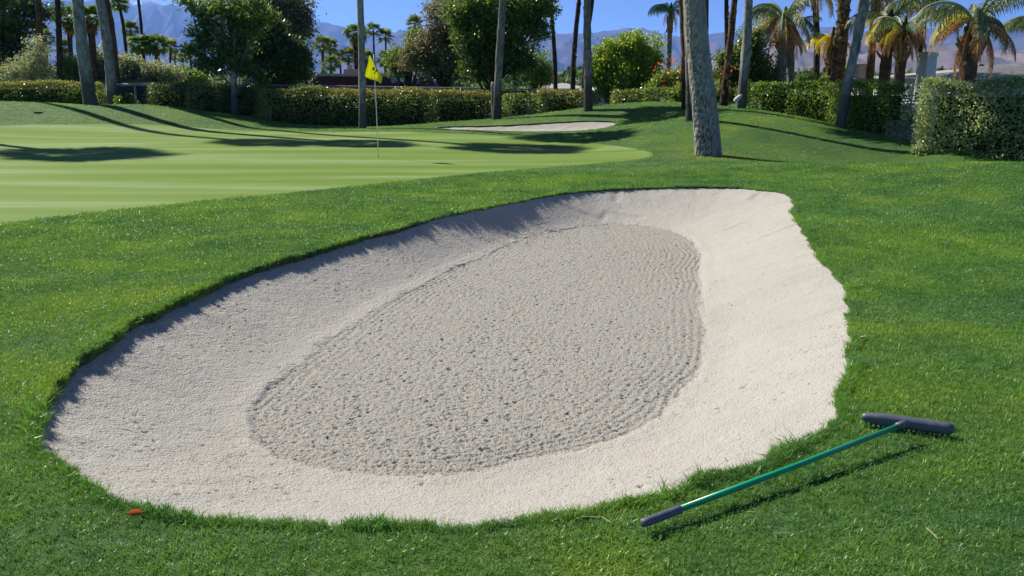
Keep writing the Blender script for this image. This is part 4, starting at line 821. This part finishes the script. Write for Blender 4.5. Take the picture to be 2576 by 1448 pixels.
bare_shrub('leafless pale twiggy shrub behind the fence right of the big green tree', 1365, 222, 196, 40, 1.1, 3)
bare_shrub('leafless dark shrub between the white chimney and the large feather palm', 2395, 214, 182, 25, .8, 4, 'bark_dark', 9)
bare_shrub('leafless dark branching shrub right of the large feather palm', 2505, 214, 178, 25, 1.1, 5, 'bark_dark', 12)

# ---------------------------------------------------------------- hedges
hedge('hedge', 'leafy hedge with rusty top running off the left edge, before the tiled coping', -90, 236, 210, 37, M['hedge_y'], 600, top=.35)
hedge('hedge', 'small rounded hedge end just right of the pale leaning palm base', 236, 268, 226, 36.5, M['hedge'], 601, vt2=247, thick=.8)
hedge('hedge', 'dark clipped hedge block right of the open stretch of fence', 364, 466, 215, 34.5, M['hedge'], 602)
hedge('hedge', 'brownish hedge block second from the open stretch of fence', 464, 546, 217, 34.2, M['hedge'], 603, top=.25)
hedge('hedge', 'brownish hedge block behind the spreading tree trunk', 544, 640, 218, 34.6, M['hedge'], 604, top=.3, gaps=.35)
hedge('hedge', 'longest dark hedge, running behind the flagstick', 649, 1082, 226, 33, M['hedge'], 605, vt2=230, top=.42)
hedge('hedge', 'hedge block with rusty top left of the bent palm trunk', 1083, 1240, 231, 33, M['hedge'], 606, vt2=237, top=.3)
hedge('hedge', 'small dark hedge block right of the bent palm trunk', 1268, 1345, 238, 32.8, M['hedge'], 607, gaps=.3)
hedge('hedge', 'hedge block left of the straight grey palm by the fence end', 1355, 1472, 231, 32.3, M['hedge'], 608, vt2=230, top=.4)
hedge('hedge', 'low clipped hedge under the round yellow green tree', 1548, 1690, 231, 31, M['hedge'], 609)
hedge('hedge', 'bright yellow green hedge right of the garden light', 1880, 2092, 213, 27.5, M['hedge_y'], 610, vt2=217, d2=25.5, leaf=.072, dens=620)
hedge('hedge', 'mid green hedge behind the palm leaning right, left of the lattice roof', 2088, 2236, 214, 25, M['hedge_y'], 611, vt2=218, d2=22.7, thick=.85, leaf=.072, dens=620)
hedge('hedge', 'tall grey green hedge at the right edge', 2316, 2680, 216, 20, M['hedge_g'], 612, vt2=215, d2=18.4, leaf=.068, dens=1050, gaps=.22, thick=1.3, bumps=1.5)

# ---------------------------------------------------------------- fence with windscreen, low walls
fu = [268, 338, 500, 665, 830, 995, 1159, 1330, 1432, 1511]; fd = 36.8
fx = [xat(u, 215, fd) for u in fu]; fz = [zat(np.interp(u, [268, 700, 1160, 1511], [211.5, 214, 221, 229]), fd) for u in fu]
fen = thing('windscreen_fence', (fx[0], fd, -.5), 'long fence with dark windscreen cloth and steel top rail behind the hedges', 'fence')
L0 = np.array([fx[0], fd, -.5])
for i in range(len(fu) - 1):
    a, b = fx[i]-fx[0], fx[i+1]-fx[0]; za, zb_ = fz[i]+.5, fz[i+1]+.5; v = []
    N = 10
    for k in range(N+1):
        q = k/N; sag = -.03*math.sin(math.pi*q); wv = .02*math.sin(k*1.9+i)
        for h_, th_ in ((0, 0), (1, 0), (1, .006), (0, .006)): v.append((a+.03+(b-a-.06)*q, .05+wv+th_, (0.02 if h_ == 0 else (za+(zb_-za)*q)-.05+sag)))
    fcs = [(k*4+j, (k+1)*4+j, (k+1)*4+(j+1) % 4, k*4+(j+1) % 4) for k in range(N) for j in range(4)]
    MB().add(v, fcs).build('windscreen_panel', M['screen_l' if i == len(fu)-2 else 'screen'], fen)
for i in range(len(fu)): MB().tube([(fx[i]-fx[0], 0, 0), (fx[i]-fx[0], 0, fz[i]+.5+.02)], .032, 8).build('post', M['steel'], fen, smooth=True)
MB().tube([(fx[i]-fx[0], 0, fz[i]+.5) for i in range(len(fu))], .028, 8).build('top_rail', M['steel'], fen, smooth=True)
def wall(name, label, u0, u1, vt, d, zb, m, thick=.2, cat='wall', cap=None):
    xa, xb = xat(u0, vt, d), xat(u1, vt, d); zt_ = zat(vt, d); root = thing(name, ((xa+xb)/2, d, zb), label, cat); h = (xb-xa)/2
    MB().box((-h, 0, 0), (h, thick, zt_-zb)).build('wall_body', M[m], root)
    if cap: MB().box((-h-.03, -.03, zt_-zb), (h+.03, thick+.03, zt_-zb+.06)).build('coping', M[cap], root)
    return root
wall('garden_wall', 'low cream wall showing beside the small hedge and the round tree', 1270, 1562, 266, 35, -.5, 'stucco_cream', cap='stucco_cream')
wall('garden_wall', 'low pale wall glimpsed through the hedges left of the flag', 430, 700, 270, 36, -.6, 'stucco_cream', cap='stucco_cream')
wall('stucco_wall', 'grey cream wall in the gap left of the tall grey green hedge', 2236, 2640, 303, 23.0, -.5, 'stucco_cream')
# little tiled lattice roof in the gap
def lattice_roof():
    d = 26; x0_, x1_ = xat(2252, 250, d), xat(2318, 250, d); z0_, z1_ = zat(263, d), zat(238, d); root = thing('garden_pavilion', ((x0_+x1_)/2, d, tz(x0_, d)), 'little grey tiled roof on a cream wall seen between the two right hedges', 'pavilion')
    h = (x1_-x0_)/2; zb = tz(x0_, d); a, b = z0_-zb, z1_-zb
    MB().add([(-h, 0, a), (h, 0, a), (h*.55, .7, b), (-h*.55, .7, b), (-h, 1.4, a), (h, 1.4, a)], [(0, 1, 2, 3), (1, 5, 2), (5, 4, 3, 2), (4, 0, 3), (0, 4, 5, 1)]).build('roof', M['tile_grey'], root)
    for r_ in range(4):
        for c_ in range(7):
            q = (r_+.5)/4; xx = (-h + (c_+.5)*2*h/7)*(1-.45*q); p = np.array([xx, .7*q-.03, a+(b-a)*q+.02]); MB().box(p-np.array([.035, .02, .01]), p+np.array([.035, .05, .02])).build('roof_tile', M['stucco_white'], root)
    MB().box((-h*.8, .25, 0), (h*.5, 1.2, a-.02)).build('wall_body', M['stucco_cream'], root)
lattice_roof()
# ---------------------------------------------------------------- houses beyond the fence
def tiled_slope(root, A, B, C, D, rows, cols, m, name='roof_tile_rows'):
    """A-B eave, D-C ridge; half-round tile columns, joined as one part"""
    A, B, C, D = map(lambda p: np.array(p, float), (A, B, C, D)); mb = MB()
    for i in range(rows):
        for j in range(cols):
            s0, s1 = (j+.08)/cols, (j+.92)/cols; t0, t1 = i/rows, (i+1.08)/rows; f = lambda s, t_: (A*(1-s)+B*s)*(1-t_) + (D*(1-s)+C*s)*t_
            up = np.array([0, -.01, .05]); mb.add([f(s0, t0), f((s0+s1)/2, t0)+up, f(s1, t0), f(s1, t1), f((s0+s1)/2, t1)+up*.6, f(s0, t1)], [(0, 1, 4, 5), (1, 2, 3, 4)])
    mb.build(name, M[m], root, kind='stuff')
def red_house():
    d = 52; P_ = lambda u, v, dd=d: W(u, v, dd); o = P_(935, 218); zb = -.6; root = thing('tile_roof_house', (o[0], d, zb), 'low house with dark red tiled roof and cream chimney behind the fence', 'house'); L = lambda p: tuple(np.array(p) - np.array([o[0], d, zb]))
    el, er = P_(776, 219), P_(1100, 219); rl, rr = P_(800, 190, d+.45), P_(1082, 193, d+.45)
    A, B, C, D = L(el), L(er), L(rr), L(rl); MB().add([A, B, C, D, (A[0], 8, A[2]), (B[0], 8, B[2])], [(0, 1, 2, 3), (1, 5, 2), (4, 0, 3), (5, 4, 3, 2)]).build('roof', M['tile_red'], root)
    up = lambda p: (p[0], p[1]-.02, p[2]+.02); tiled_slope(root, up(A), up(B), up(C), up(D), 9, 34, 'tile_red')
    MB().tube([np.array(D)+(-.1, 0, .05), np.array(C)+(.1, 0, .05)], .10, 6).build('ridge_cap', M['stucco_pink'], root)
    MB().tube([np.array(A)+(0, 0, .06), np.array(D)+(0, 0, .06)], .11, 6).build('hip_cap', M['tile_pink'], root)
    MB().box((A[0]+.5, .4, 0), (B[0]-.5, 7.6, A[2]-.01)).build('wall', M['stucco_cream'], root)
    c0, c1 = L(P_(868, 190, d+5)), L(P_(902, 174, d+5)); ch = MB().box((c0[0], 4.6, c0[2]-.6), (c1[0], 5.8, c1[2])).build('chimney', M['stucco_cream'], root)
    MB().box((c0[0]+.25, 4.8, c1[2]), (c0[0]+.5, 5.1, c1[2]+.28)).build('chimney_pot', M['stucco_cream'], ch)
    MB().box(L(P_(920, 192, d+5)), tuple(np.array(L(P_(930, 174, d+5))) + (0, .5, 0))).build('vent', M['stucco_cream'], root)
    r = np.random.default_rng(4); mb = MB(); xs_ = np.linspace(L(P_(985, 190, d+.4))[0], L(P_(1098, 200, d+.4))[0], 26); V = []     # crumpled blue tarpaulin along the ridge
    for i, xx in enumerate(xs_):
        zz = np.interp(i, [0, 25], [L(P_(985, 188, d+.4))[2], L(P_(1098, 203, d+.4))[2]]) + r.normal(0, .07)
        V += [(xx, .10, zz-.34+r.normal(0, .03)), (xx, .25, zz-.08+r.normal(0, .05)), (xx, .5, zz+.06+r.normal(0, .06)), (xx, 1.2, zz-.02)]
    mb.add(V, [(i*4+j, (i+1)*4+j, (i+1)*4+j+1, i*4+j+1) for i in range(25) for j in range(3)]); tp = mb.build('tarpaulin', simple('blue_grey_tarpaulin', (.22, .25, .34), (.36, .38, .44), 3, .45), root)
red_house()
def left_house():
    d = 41; x0_, x1_ = xat(64, 205, d), xat(216, 205, d); zb = -.5; root = thing('flat_roof_house', ((x0_+x1_)/2, d, zb), 'low building with dark flat fascia behind the left hedge', 'house'); h = (x1_-x0_)/2
    MB().box((-h, 3, 0), (h+1.3, 7, zat(206, d+3)-zb)).build('wall', M['stucco_grey'], root); MB().box((-h+.8, 2.6, zat(206, d+3)-zb+.003), (h+1.2, 7.4, zat(199.5, d+2.6)-zb)).build('fascia', M['fascia'], root)
    c0 = xat(275, 200, d+3)-(x0_+x1_)/2; MB().box((c0, 3.2, zat(213, d+3)-zb), (c0+.16, 3.7, zat(181, d+3)-zb)).build('chimney', M['stucco_pink'], root)
    w = thing('tiled_wall', ((x0_+x1_)/2, 39.2, zb), 'garden wall topped with a row of pink terracotta tiles, behind the left hedge', 'wall'); zt_ = zat(213, 39.2)-zb
    MB().box((-h, 0, 0), (h+.2, .25, zt_-.06)).build('wall_body', M['stucco_grey'], w); n = 28
    base = None
    for k in range(n):
        xx = -h + (k+.5)*2*h/n; 
        if base is None:
            ob = MB().tube([(0, -.08, -.03), (0, .3, .10)], [.052, .046], 7).build('coping_tile', M['tile_pink'], w, (xx, 0, zt_)); base = ob
        else: ob = base.copy(); COL.objects.link(ob); ob.parent = w; ob.location = (xx, 0, zt_)
left_house()
def white_roofs():
    d = 75; root = thing('distant_house', (xat(1415, 220, d), d, -.6), 'pale shallow roof far behind the fence between the slender dark trunks', 'house'); h = 2.4
    a, b = zat(222, d)+.6, zat(209, d)+.6; MB().add([(-h, 0, a), (h, 0, a), (h*.2, 3, b), (-h*.5, 3, b), (-h, 6, a), (h, 6, a)], [(0, 1, 2, 3), (1, 5, 2), (5, 4, 3, 2), (4, 0, 3)]).build('roof', M['tile_grey'], root); MB().box((-h+.2, .2, 0), (h-.2, 5.8, a)).build('wall', M['stucco_white'], root)
    d = 60; r2 = thing('distant_house', (xat(1500, 220, d), d, -.6), 'small pale roof directly behind the last windscreen panel', 'house'); a, b = zat(229, d)+.6, zat(218, d)+.6; h = 1.3
    MB().add([(-h, 0, a), (h, 0, a), (0, 2, b), (-h*.6, 2, b)], [(0, 1, 2, 3)]).add([(-h, 0, a-.02), (h, 0, a-.02), (h, 4, a-.02), (-h, 4, a-.02), (0, 2, b-.01)], [(3, 4, 2), (0, 4, 3), (1, 2, 4), (0, 3, 2, 1)]).build('roof', M['stucco_white'], r2); MB().box((-h+.1, .1, 0), (h-.1, 3.9, a-.03)).build('wall', M['stucco_cream'], r2)
white_roofs()
def right_house():
    d = 30; zb = -.5; x0_ = xat(2352, 200, d); o = np.array([x0_, d, zb]); L = lambda u, v, dd=d: np.array(W(u, v, dd)) - o
    root = thing('white_house', o, 'white house with grey tiled roof and broad white chimney behind the right hedge', 'house')
    r0_, r1_ = L(2360, 216), L(2700, 216); q0, q1 = L(2470, 168, d+5), L(2700, 163, d+5); e0, e1 = L(2400, 196, d), L(2700, 192, d)
    MB().box((0.2, .5, 0), (r1_[0], 7.5, e0[2]-.02)).build('wall', M['stucco_white'], root)
    a0 = e0 + (-.6, 0, 0); MB().add([a0, e1, q1, q0, a0 + (0, 8, 0), e1 + (0, 8, 0)], [(0, 1, 2, 3), (0, 3, 4), (3, 2, 5, 4), (0, 4, 5, 1)]).build('roof', M['tile_grey'], root)
    n = 12
    for k in range(n): 
        p, q = a0 + (q0-a0)*(k/n) + (0, -.02, .02), e1 + (q1-e1)*(k/n) + (0, -.02, .02); MB().tube([p, q], .035, 5).build('roof_tile_course', M['tile_grey'], root)
    c0, c1 = L(2297, 216, d-1), L(2326, 140, d-1); c2 = L(2346, 216, d-1)
    A_, B_, C_ = L(2299, 216, d-.3), L(2326, 216, d-1.1), L(2353, 216, d-.2)
    def ring(zz, g): 
        Q = [np.array([p[0], p[1], 0]) for p in (A_, B_, C_, A_ + C_ - B_)]; m_ = sum(Q)/4; return [tuple(m_ + (q - m_)*g + np.array([0, 0, zz])) for q in Q]
    ff = [(0,3,2,1),(4,5,6,7),(0,1,5,4),(1,2,6,5),(2,3,7,6),(3,0,4,7)]
    MB().add(ring(.3, 1.03) + ring(c1[2], .88), ff).build('chimney', M['stucco_white'], root)
    MB().add(ring(c1[2]+.002, .99) + ring(c1[2]+.13, .99), ff).build('chimney_cap', M['stucco_white'], root)
    w = thing('pink_pillar', (xat(2174, 200, 33), 33, -.5), 'pink stucco chimney stack behind the clump of feather palms', 'chimney'); MB().box((-.16, 0, 0), (.16, .5, zat(163, 33)+.5)).build('stack', M['stucco_pink'], w); MB().box((-.2, -.04, zat(163, 33)+.5), (.2, .54, zat(160, 33)+.5)).build('cap', M['stucco_pink'], w)
    g = thing('low_house', (xat(2262, 210, 38), 38, -.5), 'pale low house glimpsed between the feather palm trunks left of the white chimney', 'house'); h = 1.6; a, b = zat(212, 38)+.5, zat(200, 38)+.5
    MB().box((-h, .2, 0), (h, 3, a)).build('wall', M['stucco_white'], g); MB().box((-h-.15, 0, a+.003), (h+.15, 3.2, b)).build('roof', M['tile_grey'], g); MB().box((h*.6, .5, b+.003), (h*.6+.14, .65, zat(186, 38)+.5)).build('flue', M['stucco_white'], g)
right_house()

# ---------------------------------------------------------------- flagstick
def flag():
    d = 19.05; base = W(952, 397, d); base[2] = tz(base[0], d); top = W(940, 136, d-.05); o = base; root = thing('golf_flag', o, 'yellow golf flag with dark emblem on a thin white flagstick', 'flag'); T = top - o
    MB().tube([(0, 0, -.1), T*.5 + (.004, 0, 0), T], [.011, .009, .006], 10).build('flagstick', M['white_pole'], root, smooth=True)
    k = d / F
    def uv(u, v): return np.array([(u-952)*k, 0, W(u, v, d)[2] - o[2]])
    # hanging cloth: rows from top of the stick downwards, left edge to right edge, folded in depth
    rows = [(139,(939.5,941.5)),(150,(938,946)),(165,(934.5,954)),(175,(931.5,960)),(184,(929.5,966)),(192,(927.5,970)),(197,(931,969.5)),(202,(941,967.5)),(206.5,(957,965)) ]
    N = 22; V = []
    for i, (v, (a, b)) in enumerate(rows):
        for j in range(N):
            s = j/(N-1); p = uv(a + (b-a)*s, v + (s-.5)*7*(i/len(rows))); wdt = (b-a)*k; y = -.03 - wdt*(.10*math.sin(s*6.0+.25*i) + .05*math.sin(s*12+i*.4)) - .02; V.append((p[0], y, p[2]))
    Fc = [(i*N+j, i*N+j+1, (i+1)*N+j+1, (i+1)*N+j) for i in range(len(rows)-1) for j in range(N-1)]
    me = make_mesh('cloth', V, Fc, True); face_attr(me, np.full(len(Fc), .5)); cl = link('cloth', me, M['yellow'], root)
    so = cl.modifiers.new('thick', 'SOLIDIFY'); so.thickness = .003
    VV = np.array(V).reshape(len(rows), N, 3)
    def on_cloth(u, v):   # point on the cloth surface under picture position
        p = uv(u, v); D = (VV[:, :, 0]-p[0])**2 + (VV[:, :, 2]-p[2])**2; i, j = np.unravel_index(D.argmin(), D.shape); return np.array([p[0], VV[i, j, 1]-.02, p[2]])
    def disc(cu, cv, ru, rv, m, nm, rot=0):
        ring = []
        for a in np.arange(14)*2*np.pi/14:
            uu, vv = ru*math.cos(a), rv*math.sin(a); ring.append(on_cloth(cu + uu*math.cos(rot)-vv*math.sin(rot), cv + uu*math.sin(rot)+vv*math.cos(rot)))
        c = np.mean([p for p in ring], 0); yy = min(p[1] for p in ring); ring = [np.array([p[0], yy, p[2]]) for p in ring]; back = [p + (0, .004, 0) for p in ring]
        MB().add(ring + back, [tuple(range(14))] + [(i, 14+i, 14+(i+1) % 14, (i+1) % 14) for i in range(14)]).build(nm, M[m], root)
    disc(948.8, 172.5, 2.6, 4.3, 'black', 'emblem', .25); disc(951.3, 183, 1.4, 2.6, 'black', 'emblem', .7); disc(956.8, 177, 3.0, 3.4, 'print_red', 'emblem'); disc(955, 169.5, 1.1, 3.2, 'black', 'emblem', -.3); disc(953.5, 179, 1.1, 2.2, 'black', 'emblem', .4)
    cu = thing('cup', (o[0], o[1], o[2]-.11), 'white rimmed hole in the green at the foot of the flagstick', 'golf hole')
    MB().tube([(0, 0, 0), (0, 0, .1)], [.054, .054], 20, False).build('cup_liner', M['white_pole'], cu); MB().tube([(0, 0, .095), (0, 0, .1045)], [.054, .054], 24).build('hole', M['black'], cu)  # solid black disc caps the liner, painting in the darkness inside the cup
flag()
# ---------------------------------------------------------------- bunker rake on the grass
def rake():
    a = W(1614, 1326, 1); 
    def G0(u, v, h): p = on_ground([u], [v], off=h)[0]; return np.array([p[0], p[1], h])
    tip = G0(1614, 1326, .045); join = G0(2268, 1071, .085); hl = G0(2166, 1050, .045); hr = G0(2402, 1085, .045)
    mid__ = (hl+hr)/2; root = thing('bunker_rake', (mid__[0], mid__[1], 0), 'bunker rake with green handle and black head lying on the grass', 'rake'); O = np.array([mid__[0], mid__[1], 0])
    d = (join-tip); Ld = np.linalg.norm(d); d /= Ld; g_end = tip + d*.19
    MB().tube([g_end-O, (g_end+join)/2-O - (0, 0, .004), join-O], .0125, 16).build('handle', M['rake_green'], root, smooth=True)
    pr = [(0, .010), (.004, .0155), (.03, .0165), (.17, .0165), (.186, .0175), (.19, .0135)]
    MB().tube([tip-O + d*q for q, _ in pr], [r for _, r in pr], 16).build('grip', M['plastic'], root, smooth=True)
    e = hr-hl; LH = np.linalg.norm(e); e /= LH; up = np.array([0, 0, 1.]); f = np.cross(up, e); n = 40; seg = 20; V = []
    for i in range(n):
        s = i/(n-1); tp = min(1, min(s/.22, (1-s)/.07)); w = .027*(.5+.5*tp**.7); h = .030*(.55+.45*tp**.7)
        if i in (0, n-1): w *= .55; h *= .55
        if i in (1, n-2): w *= .9; h *= .9
        for k in range(seg):
            th = 2*np.pi*k/seg; cc, ss = math.cos(th), math.sin(th); V.append(hl-O + e*LH*s + f*w*cc + up*(h*np.sign(ss)*abs(ss)**.8))
    Fc = [(i*seg+j, i*seg+(j+1) % seg, (i+1)*seg+(j+1) % seg, (i+1)*seg+j) for i in range(n-1) for j in range(seg)] + [tuple(range(seg))[::-1], tuple(range((n-1)*seg, n*seg))]
    link('rake_head', make_mesh('rake_head', V, Fc, True), M['plastic'], root)
    MB().tube([join-O - d*.035, join-O + d*.03], [.016, .018], 16).build('socket', M['plastic'], root, smooth=True)
    tooth = None
    for k in range(17):
        s = .06 + .88*k/16; p = hl-O + e*LH*s + f*.0
        if tooth is None: tooth = MB().tube([(0, 0, .0), (0, 0, -.022)], [.008, .004], 6).build('tooth', M['plastic'], root, p + (0, 0, -.022)); ob = tooth
        else: ob = tooth.copy(); COL.objects.link(ob); ob.parent = root; ob.location = p + (0, 0, -.022)
rake()
# ---------------------------------------------------------------- small things on the grass
def leaf_fallen(label, u, v, L, az, m, seed, tilt=.35, h=.03):
    p = on_ground([u], [v], off=h)[0]; z0 = tz(*p) + h; r = np.random.default_rng(seed); V = []; n = 9
    for i in range(n):
        s = i/(n-1); w = .24*L*math.sin(math.pi*min(max(s, .03), .97))**.8
        for j, q in enumerate((-1, 0, 1)): V.append((L*(s-.5), q*w, abs(q)*w*.15 + .08*L*math.sin(s*3)))
    me = make_mesh('fallen_leaf', V, [(i*3+j, i*3+j+1, (i+1)*3+j+1, (i+1)*3+j) for i in range(n-1) for j in range(2)], True); face_attr(me, np.linspace(0, 1, (n-1)*2)); o = link('fallen_leaf', me, m, loc=(p[0], p[1], z0), label=label, category='leaf'); o.rotation_euler = (tilt, .1, az)
    so = o.modifiers.new('thick', 'SOLIDIFY'); so.thickness = .001; return o
leaf_fallen('curled reddish brown leaf on the grass at the near left edge of the bunker', 342, 1298, .060, .25, M['brownleaf'], 1, .30, .024)
leaf_fallen('tiny brown leaf caught on the right rim of the bunker', 2138, 878, .05, 1.4, M['brownleaf'], 2, .5, .01)
def straw_bit(label, pts, seed):
    P_ = [np.array([*on_ground([u], [v], off=.03)[0], 0]) for u, v in pts]; P_ = [np.array([p[0], p[1], tz(p[0], p[1]) + .030]) for p in P_]; o = P_[0].copy()
    ob = MB().tube([p-o for p in P_], .0016, 5).build('straw', M['straw'], None, o); ob['label'] = label; ob['category'] = 'straw'; ob['group'] = 'dry grass stems'
straw_bit('curved dry stem on the grass left of the rake grip', [(1465,1303),(1490,1302),(1515,1308),(1535,1318)], 1)
straw_bit('bent dry stem on the grass far right below the rake head', [(2328,1335),(2345,1348),(2358,1362),(2366,1366)], 2)
straw_bit('short dry stem on the grass below the middle of the rake', [(1945,1347),(1965,1350),(1980,1347),(1990,1342)], 3)
straw_bit('pale dry stem on the grass below the brown leaf', [(232,1330),(250,1326),(272,1316)], 4)
def clippings():
    r = np.random.default_rng(12); P_ = free(np.c_[r.uniform(-5, 6, 150), r.uniform(1.6, 9, 150)]); V = []; Fc = []
    for p in P_:
        z_ = tz(*p) + r.uniform(.022, .034); a = r.uniform(0, np.pi); L = r.uniform(.010, .032); e = np.array([math.cos(a), math.sin(a), r.normal(0, .2)])*L; w = np.array([-e[1], e[0], 0])*(.0016/L); o = len(V); c_ = np.array([*p, z_]); V += [c_-e-w, c_-e+w, c_+e+w, c_+e-w]; Fc.append((o, o+1, o+2, o+3))
    link('grass_clippings', make_mesh('grass_clippings', V, Fc), M['straw'], kind='stuff', label='dry clippings scattered over the near turf', category='clippings')
clippings()
# sprinkler head left of the green, garden light by the leaning palm
x = xat(98, 296, 30.2); sp0 = thing('sprinkler_head', (x, 30.2, tz(x, 30.2)), 'dark round sprinkler cover in the rough behind the left of the green', 'sprinkler')
MB().tube([(0, 0, .0), (0, 0, .035)], [.14, .13], 16).build('cover', M['black'], sp0)
def garden_light():
    d = 26.4; x = xat(1858, 262, d); z0 = tz(x, d); g = thing('garden_light', (x, d, z0), 'pale garden floodlight on a dark stake beside the leaning palm', 'lamp'); hz = zat(246, d) - z0
    MB().tube([(0, 0, -.1), (0, 0, hz-.06)], .018, 8).build('stake', M['black'], g); MB().tube([(-.12, -.05, hz-.08), (-.08, -.03, hz-.05), (.04, .02, hz+.05), (.09, .04, hz+.08)], [.065, .07, .055, .025], 12).build('lamp_head', M['stucco_white'], g, smooth=True)
garden_light()
# far belt of trees beyond the gardens
def belt():
    r = np.random.default_rng(9); n = 15000; u = r.uniform(-300, 3000, n); d = r.uniform(120, 170, n); x = (u-CU)/F*d; h = 2.2 + 3.2*fbm(u/40., u*0, 3, 4)**1.4; zz = -.6 + h*r.random(n)**.7
    leaf_obj('distant_trees', np.c_[x, d, zz], .9, 9, M['ficus'], None, None, aspect=.8); o = bpy.data.objects['distant_trees']; o['kind'] = 'stuff'; o['label'] = 'far belt of garden trees at the foot of the mountains'; o['category'] = 'trees'
belt()
# ---------------------------------------------------------------- air
def haze():
    mb = MB(); mb.box((-22000, -2000, -8), (22000, 16500, 1420)); o = mb.build('haze', None if False else bpy.data.materials.new('haze'), kind='stuff'); m = o.data.materials[0]; m.use_nodes = True; t = m.node_tree; t.nodes.clear()
    out = t.nodes.new('ShaderNodeOutputMaterial'); v = t.nodes.new('ShaderNodeVolumePrincipled'); v.inputs['Density'].default_value = 6.0e-5; v.inputs['Color'].default_value = (.22, .42, 1.0, 1); v.inputs['Anisotropy'].default_value = 0.3
    t.links.new(v.outputs[0], out.inputs['Volume']); o['label'] = 'thin blue desert haze'; o['category'] = 'haze'
haze()
